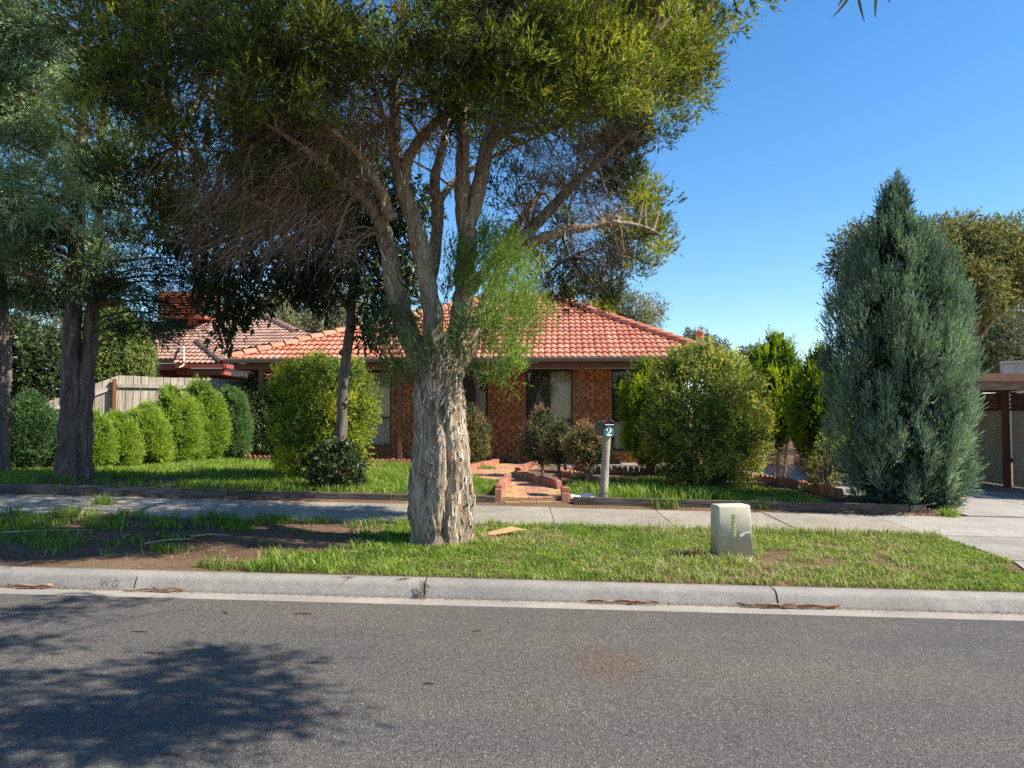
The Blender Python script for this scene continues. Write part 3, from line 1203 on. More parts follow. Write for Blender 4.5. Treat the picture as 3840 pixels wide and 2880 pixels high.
    mb.build('verandah_beam', M['brown_paint'], h)
    mb = MB()
    mb.box((.21, .225, 2.775), (HL - .21, DEP - .2, 2.80))
    mb.build('ceiling', M['ceiling'], h)
    gm = MB()
    prof = [(-.02, 2.89), (-.10, 2.89), (-.115, 2.90), (-.12, 2.985), (-.108, 3.0), (-.10, 2.99), (-.02, 2.985)]
    m = len(prof)
    v = [(x, n, z) for x in (-.12, HL + .12) for n, z in prof]
    gm.add(v, quads=[(k, (k + 1) % m, m + (k + 1) % m, m + k) for k in range(m)])
    for s in (0, 1):
        c = np.mean(np.array(v[s * m:(s + 1) * m]), 0)
        gm.add([c] + v[s * m:(s + 1) * m], tris=[(0, 1 + k, 1 + (k + 1) % m) for k in range(m)])
    gm.box((-.12, -.018, 2.89), (-.02, DEP + .1, 2.99)).box((HL + .02, -.018, 2.89), (HL + .12, DEP + .1, 2.99))
    gm.build('gutter', M['gutter_metal'], h)
    # roof
    EZ = 2.985
    p = .452
    t = 4.95
    rl = HP(1822, 1114, t)
    rr = HP(2070, 1109, t)
    RZ = EZ + p * t
    A, B = (0, 0, EZ), (HL, 0, EZ)
    RA, RB = (rl[0], t, RZ), (rr[0], t, RZ)
    A2, B2 = (0, DEP, EZ), (HL, DEP, EZ)
    roof = MB()
    dn = np.array([0, 0, -.03])
    vv = [np.array(x) + dn for x in (A, B, RB, RA, A2, B2)]
    roof.add(vv, quads=[(0, 1, 2, 3), (5, 4, 3, 2)], tris=[(4, 0, 3), (1, 5, 2)])
    rf = roof.build('roof', M['tile'], h)
    sl_ = math.hypot(t, RZ - EZ)
    ev = norm(np.array([0, t, RZ - EZ]))
    poly = [(0.02, -.06), (HL - .02, -.06), (rr[0], sl_), (rl[0], sl_)]
    tile_plane(rf, (0, 0, EZ), (1, 0, 0), ev, poly, M['tile'], limit=297, v0=-.06)
    up = np.array([0, 0, .035])
    for a, b in ((A, RA), (B, RB), (RA, RB), (A2, RA), (B2, RB)):
        caps(rf, np.array(a) + up, np.array(b) + up, M['cap'])
    # flue
    fu = HP(2626, 1290, 2.6)
    ft = HP(2626, 1243, 2.6)[1]
    mb = MB()
    mb.tube([(fu[0], 2.6, fu[1] - .5), (fu[0], 2.6, ft - .1)], [.085, .085], 14, sub=1)
    fl = mb.build('flue', M['galv'], rf, True)
    mb = MB()
    mb.tube([(fu[0], 2.6, ft - .2), (fu[0], 2.6, ft - .17), (fu[0], 2.6, ft - .15), (fu[0], 2.6, ft - .04), (fu[0], 2.6, ft)], [.09, .12, .10, .125, .12], 14, sub=1)
    mb.build('cowl', M['terracotta'], fl)
    return h


HOUSE = house()

# ------------------------------------------------------------------ neighbouring house, fence, carport


def neighbour_house():
    h = thing('neighbour_house', 'neighbouring house with brown tiled roof and red gutter behind the paling fence', 'house')
    # main eave and wing, spots of the photograph at their real depth
    E0, E1 = W(300, 1335, 25.6), W(712, 1370, 25.0)
    zE = (E0[2] + E1[2]) / 2
    E0[2] = E1[2] = zE
    eu = norm(E1 - E0)
    inn = np.array([-eu[1], eu[0], 0])
    pit = .43
    ev = norm(inn + np.array([0, 0, pit]))
    Rg = W(500, 1152, 30.0)
    top = np.linalg.norm(ev) * (Rg[2] - zE) / ev[2]
    mb = MB()
    LU = np.linalg.norm(E1 - E0)
    # main front plane
    a, b = E0, E0 + eu * (LU + 3.2)
    c, d = E0 + eu * (LU - 1.0) + ev * top, E0 + eu * .4 + ev * top
    mb.add([a, b, c, d], quads=[(0, 1, 2, 3)])
    r1 = mb.build('roof', M['tile_brown'], h)
    tile_plane(r1, E0 + np.array([0, 0, .02]), eu, ev, [(0, -.05), (LU + .2, -.05), (LU + 3.2, 2.4), (LU - 1.0, top), (.4, top)], M['tile_brown'], w=.34, v0=-.05)
    up = np.array([0, 0, .05])
    caps(r1, d + up, c + up, M['tile_brown'])
    caps(r1, E0 + eu * (LU + 2.5) + ev * (top * .45) + up, c + up, M['tile_brown'])
    # projecting wing: front face and side face meeting in a hip
    P1, P2 = W(700, 1368, 24.2), W(838, 1374, 24.2)
    P2[2] = P1[2]
    wu = norm(P2 - P1)
    wi = np.array([-wu[1], wu[0], 0])
    wv = norm(wi + np.array([0, 0, .45]))
    half = 3.0
    lw = np.linalg.norm(P2 - P1)
    slw = half / norm(wi + np.array([0, 0, .45]))[:2].dot(wi[:2])
    apex = P2 - wu * 1.55 * 1.0 + wv * slw * .62
    mb = MB()
    bl = P1 - wu * .4
    tl = P1 - wu * .9 + wv * slw * .62
    mb.add([bl, P2, apex, tl], quads=[(0, 1, 2, 3)])
    # side plane
    bk = wi * 6.5
    mb.add([P2, P2 + bk, apex + bk, apex], quads=[(0, 1, 2, 3)])
    r2 = mb.build('roof', M['tile_brown'], h)
    to2 = lambda p, o, u, v: ((p - o) @ u, (p - o) @ v)
    tile_plane(r2, P1 + np.array([0, 0, .02]), wu, wv, [to2(bl, P1, wu, wv), to2(P2, P1, wu, wv), to2(apex, P1, wu, wv), to2(tl, P1, wu, wv)], M['tile_brown'], w=.34, v0=-.05)
    su = wi
    sv = norm(apex - P2 - su * ((apex - P2) @ su))
    tile_plane(r2, P2 + np.array([0, 0, .02]), su, sv, [(0, 0), (6.5, 0), (6.5 + (apex - P2) @ su, (apex - P2) @ sv), ((apex - P2) @ su, (apex - P2) @ sv)], M['tile_brown'], w=.34, v0=-.05)
    caps(r2, P2 + up * 1.6, apex + up * 1.6, M['tile_brown'])
    caps(r2, apex + bk * .9 + up, apex + up, M['tile_brown'])
    mb = MB()
    mb.beam(W(812, 1252, 29.4), W(925, 1322, 28.2), .16, .03)
    mb.build('valley_flashing', M['white_paint'], r2)
    # rear wing to the right, its hip running down behind the brick house
    V1, V2 = W(815, 1310, 28.6), W(1060, 1330, 28.6)
    V2[2] = V1[2]
    S1, S2 = W(790, 1235, 31.2), W(885, 1246, 31.2)
    S2[2] = S1[2]
    mb = MB()
    mb.add([V1, V2, S2, S1], quads=[(0, 1, 2, 3)])
    r3 = mb.build('roof', M['tile_brown'], h)
    xu = norm(V2 - V1)
    xv = norm(S1 - V1 - xu * ((S1 - V1) @ xu))
    tile_plane(r3, V1 + np.array([0, 0, .02]), xu, xv, [to2(p, V1, xu, xv) for p in (V1, V2, S2, S1)], M['tile_brown'], w=.34, v0=-.05)
    caps(r3, V2 + up * 1.5, S2 + up * 1.5, M['tile_brown'])
    caps(r3, S2 + up * 1.5, S1 + up * 1.5, M['tile_brown'])
    # gutters and fascia
    mb = MB()
    for (p, q) in ((E0, E1), (P1 - wu * .3, P2 + wu * .08), (P2 + wu * .06, P2 + bk + wu * .06)):
        mb.beam(p + np.array([0, -.07, -.04]), q + np.array([0, -.07, -.04]), .12, .13)
    mb.build('gutter', M['red_metal'], h)
    mb = MB()
    for (p, q) in ((E0, E1), (P1 - wu * .3, P2), (P2, P2 + bk)):
        mb.beam(p + np.array([0, .02, -.21]), q + np.array([0, .02, -.21]), .05, .2)
    mb.build('fascia', M['red_metal'], h)
    mb = MB()
    wz = zE - .28
    mb.box((E0[0], E0[1] + .7, .2), (P1[0], E0[1] + .9, wz))
    mb.box((P1[0], P1[1] + .6, .2), (P2[0] - .55, P1[1] + .8, P1[2] - .3))
    mb.box((P2[0] - .75, P1[1] + .805, .2), (P2[0] - .55, P1[1] + 7, P1[2] - .3))
    mb.build('wall', M['redbrick'], h)
    mb = MB()
    mb.box((E0[0], E0[1] - .1, wz - .02), (P1[0], E0[1] + 1.6, wz + .01))
    mb.box((P1[0] - .25, P1[1] + .05, P1[2] - .31), (P2[0] + .02, P1[1] + 7, P1[2] - .285))
    mb.build('soffit', M['brown_paint'], h)
    mb = MB()
    mb.tube([W(690, 1300, 24.6), W(690, 1355, 24.3), W(687, 1370, 24.0), W(672, 1378, 23.9)], [.022] * 4, 8)
    mb.build('vent_pipe', M['white_paint'], h, True)
    return h


def cooler():
    c = thing('evaporative_cooler', 'red-brown louvred evaporative cooler on the roof beyond the fence', 'cooler')
    D = 28.3
    lo, hi = W(592, 1193, D), W(762, 1092, D)
    w = hi[0] - lo[0]
    mb = MB()
    mb.box((lo[0], D, hi[2] - .16), (hi[0], D + w, hi[2]))
    mb.box((lo[0], D, lo[2]), (hi[0], D + w, lo[2] + .14))
    for (x, y) in ((lo[0], D), (hi[0] - .1, D), (lo[0], D + w - .1), (hi[0] - .1, D + w - .1)):
        mb.box((x, y, lo[2] + .14), (x + .1, y + .1, hi[2] - .16))
    mb.build('casing', M['cooler'], c)
    mb = MB()
    mb.box((lo[0] + .12, D + .12, lo[2] + .14), (hi[0] - .12, D + w - .12, hi[2] - .16))
    mb.build('filter_core', M['dark_interior'], c)
    z = lo[2] + .2
    while z < hi[2] - .2:
        s = MB()
        s.beam((lo[0] + .1, D + .03, z), (hi[0] - .1, D + .03, z), .10, .022, up=(0, .5, 1))
        s.build('louvre', M['cooler'], c)
        z += .095
    mb = MB()
    mb.box((lo[0] + w * .58, D + .35, W(700, 1245, D)[2]), (lo[0] + w * .75, D + .8, lo[2] - .002))
    mb.build('duct', M['cooler'], c)


def fence():
    f = thing('paling_fence', 'weathered grey timber paling fence with raked end behind the clipped shrubs', 'fence')
    r = rng(21)
    # the boundary runs back from the near left to the corner of the brick house
    A, B = np.array([-11.0, 17.6]), np.array([-6.35, 21.0])
    e = (B - A) / np.linalg.norm(B - A)
    LEN = np.linalg.norm(B - A)
    nrm = np.array([e[1], -e[0]])

    def at(px, py):                 # distance along the fence and height of a spot of the photograph
        d = ray(px, py)
        k = (A @ nrm) / (d[:2] @ nrm)
        return float((d[:2] * k - A) @ e), CAMZ + d[2] * k
    pr = [at(135, 1522), at(440, 1409), at(1035, 1428)]
    top = lambda s: np.interp(s, [p[0] for p in pr], [p[1] for p in pr])
    bot = lambda s: float(T(*(A + e * s))) + .03
    pt = lambda s, off, z: (A[0] + e[0] * s + nrm[0] * off, A[1] + e[1] * s + nrm[1] * off, z)
    s0, s1 = pr[0][0], min(pr[2][0], LEN)
    s = s0
    while s < s1:
        w = r.uniform(.145, .165)
        bk = -r.uniform(0, .012)
        z0, z1 = bot(s), top(s) + r.uniform(-.012, .012)
        z2 = z1 + (top(s + w) - top(s))
        mb = MB()
        mb.add([pt(s, bk, z0), pt(s + w, bk, z0), pt(s + w, bk - .014, z0), pt(s, bk - .014, z0), pt(s, bk, z1), pt(s + w, bk, z2), pt(s + w, bk - .014, z2), pt(s, bk - .014, z1)],
               quads=[(0, 1, 5, 4), (1, 2, 6, 5), (2, 3, 7, 6), (3, 0, 4, 7), (4, 5, 6, 7)])
        mb.build('paling', M['paling'], f)
        s += w + r.uniform(.01, .02)
    k = at(440, 1446)
    for (a, za, b, zb) in ((k[0], k[1], s1, top(s1) - .22), (s0, at(150, 1560)[1], k[0] - .05, k[1] - .02), (s0, at(150, 1568)[1] - .05, s1, at(1000, 1566)[1]), (s0, bot(s0) + .2, s1, bot(s1) + .2)):
        mb = MB()
        mb.beam(pt(a, .03, za), pt(b, .03, zb), .04, .085)
        mb.build('rail', M['paling'], f)
    for px in (150, 425, 760):
        q = at(px, 1500)[0]
        mb = MB()
        mb.beam(pt(q, .10, bot(q) - .3), pt(q, .10, top(q) - .05), .10, .08, up=(e[0], e[1], 0))
        mb.build('fence_post', M['carport_post'], f)


def carport():
    c = thing('carport', 'flat-roofed timber carport with corrugated wall at the end of the driveway', 'carport')
    D = 14.0
    xl = 7.7
    xr = 12.5
    z1 = W(3700, 1400, D)[2]
    zf = W(3700, 1430, D)[2]
    zb = W(3700, 1462, D)[2]
    mb = MB()
    mb.box((xl, D, zf), (xr, D + .035, z1))
    mb.build('fascia', M['brown_paint'], c)
    mb = MB()
    mb.box((xl, D + .04, zb), (xr, D + .14, zf - .003))
    bevelled_o = mb.build('beam', M['carport_beam'], c)
    mb = MB()
    mb.box((xl, D + .04, z1 - .05), (xr, 21.5, z1 - .012))
    mb.build('roof_sheet', M['galv'], c)
    for k in range(6):
        y = D + .5 + k * 1.2
        m = MB()
        m.box((xl, y, z1 - .19), (xr, y + .06, z1 - .055))
        m.build('rafter', M['carport_post'], c)
    # side wall runs back along the drive
    XW = 10.0
    g0 = lambda y: float(T(XW, y)) + .04
    ys = [13.0, 14.05, 15.55, 17.35, 19.6, 21.4]
    for i, y in enumerate(ys):
        m = MB()
        m.box((XW - .11, y - .05, g0(y) - .2), (XW - .01, y + .05, zb + .12))
        m.build('post', M['carport_post'], c)
    zl0, zl1 = zb - .37, zb + .0
    for a, b in zip(ys[:-1], ys[1:]):
        # corrugated panel
        n = max(8, int((b - a) / .019))
        yy = np.linspace(a + .05, b - .05, n + 1)
        xx = XW + .03 + .016 * np.sin(np.arange(n + 1) * math.pi / 2)
        v = [(x, y, g0(y) + .02) for x, y in zip(xx, yy)] + [(x, y, zl0) for x, y in zip(xx, yy)]
        m = MB()
        m.add(v, quads=[(k, k + 1, n + 2 + k, n + 1 + k) for k in range(n)])
        m.build('wall_panel', M['cladding'], c)
        m = MB()
        m.box((XW - .02, a + .05, zl0), (XW + .06, b - .05, zl0 + .05)).box((XW - .02, a + .05, zl1 + .02), (XW + .06, b - .05, zl1 + .07))
        m.build('rail', M['carport_post'], c)
        m = MB()
        s = zl1 - zl0
        y = a - s
        while y < b:
            for sg in (1, -1):
                p, q = np.array([XW + .01 + .012 * (sg > 0), y if sg > 0 else y + s, zl0]), np.array([XW + .01 + .012 * (sg > 0), y + s if sg > 0 else y, zl1])
                d = q - p
                t0 = max(0, min(1, (a + .05 - p[1]) / d[1])) if d[1] > 0 else max(0, min(1, (b - .05 - p[1]) / d[1]))
                t1 = max(0, min(1, (b - .05 - p[1]) / d[1])) if d[1] > 0 else max(0, min(1, (a + .05 - p[1]) / d[1]))
                if t1 - t0 > .05: m.beam(p + d * t0, p + d * t1, .008, .042, up=(1, 0, 0))
            y += .085
        m.build('lattice_panel', M['lattice'], c)
    m = MB()
    m.box((7.8, 21.0, .1), (XW, 21.1, zb))
    m.build('rear_wall', M['carport_post'], c)
    for y in (14.15, 17.4, 21.2):
        m = MB()
        m.box((7.75, y, .05), (7.86, y + .11, zb + .12))
        m.build('post', M['carport_post'], c)
    # lamp under the beam
    L = W(3826, 1467, D + .22)
    m = MB()
    m.tube([L + np.array([0, 0, .03]), L, L - np.array([0, 0, .03])], [.05, .09, .06], 14, sub=1)
    m.build('lamp', M['white_paint'], c, True)
    # block by a post
    B = G(3668, 1790)
    m = MB()
    m.box((-.11, -.06, 0), (.11, .06, .17))
    o = obj('concrete_block', bevelled(m.mesh('concrete_block'), .008, 1), M['pale_concrete'])
    o.location = (XW - .35, 16.2, float(T(XW - .35, 16.2)) + .034)
    tag(o, 'small pale concrete block beside a carport post', 'block')


def shed():
    D = 27.0
    a, b = W(3752, 1400, D), W(3752, 1360, D)
    s = thing('metal_shed', 'cream metal shed top showing above the carport roof', 'shed', (a[0], D, .1), -math.atan2(a[0], D))
    h = b[2] - .13
    mb = MB()
    mb.box((0, 0, 0), (4.5, 3, h))
    mb.build('wall', M['cream_metal'], s)
    for k in range(11):
        m = MB()
        m.box((.02 + k * .42, -.03, 0), (.06 + k * .42, -.002, h))
        m.build('rib', M['cream_metal'], s)
    mb = MB()
    mb.box((-.02, -.08, h + .002), (4.6, 3.1, h + .08))
    mb.build('roof', M['cream_metal'], s)


neighbour_house()
cooler()
fence()
carport()
shed()

# ------------------------------------------------------------------ trees and shrubs


def part(mb, name, mat, parent, smooth=False):
    o = mb.build(name, mat, parent, smooth)
    if parent.parent is None: o.location = -parent.location
    return o


def pxr(w, D):                      # width in photo pixels to metres at depth D
    return w / FPX * D


def peel_strips(mb, P, N, r, ln=(.05, .22), wd=(.012, .035), lift=.05):
    """curled strips of loose papery bark; P roots on the surface, N outward"""
    n = len(P)
    L = r.uniform(ln[0], ln[1], n)
    w = r.uniform(wd[0], wd[1], n)
    ax = norm(np.stack([r.normal(0, .22, n), r.normal(0, .22, n), -np.sign(r.uniform(-.7, 1, n))], -1))
    ax = norm(ax - N * np.sum(ax * N, 1, keepdims=True) * .9)
    side = norm(np.cross(ax, N))
    tn = r.uniform(0, 1, n)
    rows = []
    for s in range(4):
        t = s / 3
        c = P + ax * (L * t)[:, None] + N * (lift * t * t * r.uniform(.1, 1.0, n))[:, None] + N * .004
        ws = w * (1 - .55 * t)
        rows.append((c - side * (ws / 2)[:, None], c + side * (ws / 2)[:, None]))
    for s in range(3):
        v = np.stack([rows[s][0], rows[s][1], rows[s + 1][1], rows[s + 1][0]], 1).reshape(-1, 3)
        mb.add(v, quads=np.arange(n * 4).reshape(-1, 4), t4=tn)


def paperbark_tree():
    D0 = 8.35
    base = W(1650, 2030, D0)
    base[2] = float(T(base[0], base[1]))
    tr = thing('paperbark_tree', 'large spreading paperbark tree with thick pale peeling trunk on the grass verge', 'tree', tuple(base))
    r = rng(101)
    # trunk from its outline in the photograph
    rows = [(2062, 1562, 1752), (2030, 1556, 1756), (1995, 1556, 1760), (1940, 1548, 1761), (1860, 1540, 1760), (1795, 1548, 1756), (1740, 1560, 1752), (1660, 1564, 1748),
            (1580, 1568, 1736), (1500, 1560, 1735), (1428, 1566, 1722), (1364, 1575, 1712), (1310, 1588, 1706), (1270, 1600, 1690)]
    zs = np.array([W(1650, y, D0)[2] for y, a, b in rows])
    cx = np.array([W((a + b) / 2, y, D0)[0] for y, a, b in rows])
    hw = np.array([pxr((b - a) / 2, D0) for y, a, b in rows])
    nz, nt = 170, 100
    z = np.linspace(zs[0] - .12, zs[-1], nz)
    th = np.arange(nt) / nt * 2 * math.pi
    TH, Z = np.meshgrid(th, z)
    c = np.interp(Z, zs, cx)
    h = np.interp(Z, zs, hw)
    tw = TH + .25 * np.sin(Z * 1.6)
    hh = (Z - zs[0]) / (zs[-1] - zs[0])
    rad = h * (1 + .05 * np.sin(3 * tw + 1.1) + .04 * np.sin(5 * tw + Z * 1.3))
    q = np.stack([np.cos(tw) * 3.2, np.sin(tw) * 3.2, Z * 1.1], -1)
    rad += h * .24 * (vnoise(q, 7) - .5)
    q = np.stack([np.cos(tw) * 9, np.sin(tw) * 9, Z * 2.0], -1)
    rad += h * .22 * (np.abs(vnoise(q, 8) - .5) * 2 - .4)
    q = np.stack([np.cos(tw) * 22, np.sin(tw) * 22, Z * 3.5], -1)
    rad += h * .09 * (vnoise(q, 9) - .5)
    q = np.stack([np.cos(tw) * 34, np.sin(tw) * 34, Z * 11], -1)
    rad += h * .07 * (vnoise(q, 10) - .5)
    # the deep seam that opens to the right of centre
    seam = -math.pi / 2 + .18 + .22 * np.sin((Z - .4) * 2.3)
    dth = (TH - seam + math.pi) % (2 * math.pi) - math.pi
    win = np.clip((Z - .25) / .3, 0, 1) * np.clip((1.85 - Z) / .3, 0, 1)
    rad -= h * .30 * np.exp(-(dth / .13) ** 2) * win
    rad += h * .10 * np.exp(-((dth - .33) / .2) ** 2) * win + h * .08 * np.exp(-((dth + .3) / .18) ** 2) * win
    # root flare, uneven
    rad *= 1 + .34 * np.clip(1 - (Z - zs[0]) / .2, 0, 1) ** 2 * (.3 + vnoise(np.stack([np.cos(TH) * 2.2, np.sin(TH) * 2.2, Z * 0], -1), 12))
    V = np.stack([c + np.cos(TH) * rad, D0 + np.sin(TH) * rad * .95, Z], -1)
    i, j = np.meshgrid(np.arange(nz - 1), np.arange(nt), indexing='ij')
    a = i * nt + j
    b = i * nt + (j + 1) % nt
    mb = MB()
    mb.add(V.reshape(-1, 3), quads=np.stack([a, b, b + nt, a + nt], -1).reshape(-1, 4))
    trunk = part(mb, 'trunk', M['paperbark'], tr, True)
    trunk_flat = V.reshape(-1, 3)
    # loose bark on the trunk
    pm = MB()
    pick = r.integers(0, nz * nt, 1000)
    P = trunk_flat[pick]
    N = np.stack([np.cos(TH).ravel()[pick], np.sin(TH).ravel()[pick], np.zeros(1000)], -1)
    peel_strips(pm, P, N, r, (.03, .15), (.006, .022), .03)
    # limbs (spots in the 2212 px wide view, depth, width in px there)
    limbs = [
        [(945, 800, 8.35, 62), (938, 720, 8.25, 48), (925, 620, 8.15, 44), (912, 540, 8.05, 42), (890, 470, 8.0, 38), (868, 400, 7.9, 34), (855, 330, 7.8, 30), (852, 250, 7.7, 26), (850, 180, 7.6, 22), (864, 110, 7.5, 17), (872, 40, 7.4, 12), (880, -40, 7.4, 7)],
        [(915, 800, 8.4, 50), (862, 660, 8.35, 42), (845, 570, 8.25, 38), (822, 480, 8.1, 34), (785, 425, 7.9, 30), (738, 388, 7.6, 26), (690, 345, 7.3, 20), (640, 310, 7.0, 14), (580, 270, 6.8, 9), (500, 240, 6.7, 5)],
        [(975, 810, 8.4, 55), (1000, 660, 8.5, 44), (1006, 560, 8.5, 44), (1012, 480, 8.5, 42), (1035, 400, 8.55, 36), (1052, 320, 8.6, 32), (1070, 250, 8.6, 26), (1100, 190, 8.5, 20), (1140, 120, 8.3, 14), (1170, 40, 8.2, 9)],
        [(1006, 500, 8.5, 40), (1000, 420, 8.5, 36), (1000, 330, 8.5, 30), (998, 250, 8.4, 26), (996, 170, 8.2, 20), (990, 80, 8.0, 14), (985, -10, 7.9, 8)],
        [(990, 790, 8.5, 46), (1050, 660, 8.75, 36), (1095, 560, 8.95, 32), (1135, 510, 9.0, 29), (1180, 462, 9.1, 26), (1225, 412, 9.1, 22), (1265, 375, 9.0, 17), (1310, 335, 8.9, 10), (1350, 300, 8.8, 6)],
        [(1095, 560, 8.95, 30), (1145, 528, 8.9, 24), (1190, 508, 8.85, 21), (1262, 492, 8.8, 18), (1330, 482, 8.8, 13), (1390, 490, 8.8, 8), (1430, 510, 8.8, 5)],
        [(925, 620, 8.4, 34), (942, 520, 8.6, 30), (945, 440, 8.6, 27), (938, 390, 8.5, 22), (960, 300, 8.3, 17), (970, 220, 8.2, 10), (975, 140, 8.2, 6)],
        [(868, 400, 7.9, 26), (880, 350, 7.8, 24), (895, 318, 7.7, 22), (930, 275, 7.6, 20), (965, 240, 7.4, 18), (997, 190, 7.2, 14), (1040, 130, 7.0, 9), (1080, 60, 6.8, 6)],
        [(845, 470, 8.0, 26), (815, 400, 7.7, 22), (780, 340, 7.4, 18), (740, 300, 7.1, 14), (700, 265, 6.9, 10), (640, 200, 6.6, 7), (560, 120, 6.4, 5)],
        [(855, 330, 7.8, 18), (835, 270, 7.5, 14), (815, 210, 7.2, 11), (790, 140, 6.9, 8), (770, 60, 6.7, 5)],
        [(1052, 320, 8.6, 22), (1100, 270, 8.3, 18), (1160, 210, 8.0, 13), (1230, 160, 7.7, 9), (1310, 110, 7.5, 6), (1400, 90, 7.6, 4)],
        [(1060, 290, 8.6, 16), (1130, 280, 8.6, 12), (1210, 270, 8.5, 9), (1300, 240, 8.3, 7), (1400, 220, 8.2, 4)],
        [(738, 388, 7.6, 18), (680, 370, 7.7, 13), (600, 350, 7.8, 9), (500, 330, 7.8, 6), (380, 320, 7.7, 4)],
        [(945, 440, 8.7, 20), (985, 390, 9.3, 15), (1060, 340, 9.8, 11), (1150, 300, 10.2, 7), (1240, 260, 10.4, 5)],
        [(1000, 650, 8.6, 22), (1080, 540, 9.4, 18), (1130, 470, 9.8, 13), (1180, 420, 10.1, 8), (1230, 560, 9.7, 5)],
    ]
    lp = []
    for n_, l in enumerate(limbs):
        pts = np.array([Q(x, y, d) for x, y, d, w in l])
        rd = np.array([pxr(w * K / 2, d) for x, y, d, w in l]) * np.linspace(.98, .86, len(l))
        mb = MB()
        mb.tube(pts, rd, 16 if rd[0] > .05 else 9, seed=n_ + 3, rough=.3, cap=True, sub=9)
        part(mb, 'limb', M['paperbark'], tr, True)
        cp, cr = catmull(pts, rd, 9)
        lp.append(cp)
        k = 120 if rd[0] > .06 else 30
        idx = r.integers(0, int(len(cp) * .7), k)
        idx = idx[cr[idx] > .03]
        k = len(idx)
        d = norm(r.normal(size=(k, 3)) * (1, 1, .3))
        peel_strips(pm, cp[idx] + d * cr[idx][:, None] * .95, d, r, (.03, .13), (.008, .024), .04)
    part(pm, 'loose_bark', M['bark_peel'], tr)
    LP = np.concatenate(lp)
    # foliage clumps: (x, y, depth, radius, tint); the tint paints in a sunlit right and shaded left
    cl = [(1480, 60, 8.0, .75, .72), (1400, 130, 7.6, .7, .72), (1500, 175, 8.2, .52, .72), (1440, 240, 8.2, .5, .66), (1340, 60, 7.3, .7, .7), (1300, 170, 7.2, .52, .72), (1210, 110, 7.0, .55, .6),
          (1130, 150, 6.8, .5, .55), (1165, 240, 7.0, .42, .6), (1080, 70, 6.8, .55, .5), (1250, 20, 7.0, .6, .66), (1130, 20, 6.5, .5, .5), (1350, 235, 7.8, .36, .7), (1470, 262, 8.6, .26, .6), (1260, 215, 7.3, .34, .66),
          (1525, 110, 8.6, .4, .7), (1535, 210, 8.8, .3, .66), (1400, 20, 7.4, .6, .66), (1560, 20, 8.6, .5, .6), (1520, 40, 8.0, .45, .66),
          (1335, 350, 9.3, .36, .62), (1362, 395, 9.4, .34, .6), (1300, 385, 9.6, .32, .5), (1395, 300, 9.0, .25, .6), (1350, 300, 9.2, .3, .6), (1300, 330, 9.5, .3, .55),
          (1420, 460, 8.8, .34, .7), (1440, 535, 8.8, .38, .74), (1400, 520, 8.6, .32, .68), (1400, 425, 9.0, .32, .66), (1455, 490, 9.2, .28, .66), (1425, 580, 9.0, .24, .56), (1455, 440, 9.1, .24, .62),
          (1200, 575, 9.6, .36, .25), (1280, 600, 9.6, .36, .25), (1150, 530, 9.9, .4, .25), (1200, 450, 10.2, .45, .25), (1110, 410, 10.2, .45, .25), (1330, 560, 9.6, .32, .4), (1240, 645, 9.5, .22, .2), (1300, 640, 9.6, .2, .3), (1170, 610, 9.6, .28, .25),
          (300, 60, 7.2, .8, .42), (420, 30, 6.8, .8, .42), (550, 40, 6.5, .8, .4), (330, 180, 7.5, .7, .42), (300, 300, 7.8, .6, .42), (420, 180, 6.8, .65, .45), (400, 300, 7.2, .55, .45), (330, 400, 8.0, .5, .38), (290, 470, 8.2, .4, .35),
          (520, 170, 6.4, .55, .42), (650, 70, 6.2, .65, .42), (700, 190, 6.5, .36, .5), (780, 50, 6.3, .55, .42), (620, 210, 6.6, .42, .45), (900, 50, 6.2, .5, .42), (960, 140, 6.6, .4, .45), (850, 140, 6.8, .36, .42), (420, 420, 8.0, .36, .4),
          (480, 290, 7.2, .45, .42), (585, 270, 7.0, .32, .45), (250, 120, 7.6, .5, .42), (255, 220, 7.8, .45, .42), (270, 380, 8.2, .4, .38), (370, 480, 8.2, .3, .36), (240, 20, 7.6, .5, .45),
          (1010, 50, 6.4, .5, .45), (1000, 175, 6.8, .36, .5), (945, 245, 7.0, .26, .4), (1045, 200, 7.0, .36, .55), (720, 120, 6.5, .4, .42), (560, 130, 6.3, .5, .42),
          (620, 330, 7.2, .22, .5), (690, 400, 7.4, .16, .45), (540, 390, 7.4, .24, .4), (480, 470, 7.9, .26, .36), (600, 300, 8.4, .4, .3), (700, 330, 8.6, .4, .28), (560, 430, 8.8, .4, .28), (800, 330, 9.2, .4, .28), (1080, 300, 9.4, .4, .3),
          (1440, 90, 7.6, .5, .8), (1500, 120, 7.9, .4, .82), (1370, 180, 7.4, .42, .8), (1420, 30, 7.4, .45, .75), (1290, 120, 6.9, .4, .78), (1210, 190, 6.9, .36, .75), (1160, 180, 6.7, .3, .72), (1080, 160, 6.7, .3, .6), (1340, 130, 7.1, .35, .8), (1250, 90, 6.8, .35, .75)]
    lm = MB()
    tm = MB()
    for (x, y, d, rad, tn) in cl:
        if x > 1370 and d < 9.3: x, d, rad = x - 50, d + .6, rad * 1.05
        c = Q(x, y, d)
        nt_ = int(14 * (rad / .5) ** 2) + 4
        tc, td = clump_points(c, rad * .95, nt_, r, .5, (1, 1, .85))
        P, od, nn, ix = tufted(tc, td, 34, .16, r, (1, 1, .8))
        n = len(P)
        A = norm(od * .5 + nn * .35 + np.array([.05, 0, .55]) + r.normal(size=(n, 3)) * .3)
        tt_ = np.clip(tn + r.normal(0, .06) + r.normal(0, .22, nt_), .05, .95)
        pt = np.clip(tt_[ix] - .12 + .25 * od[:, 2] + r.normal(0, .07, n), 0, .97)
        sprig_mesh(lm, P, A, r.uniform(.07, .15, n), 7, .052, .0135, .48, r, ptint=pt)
        b = nearest(LP, c)
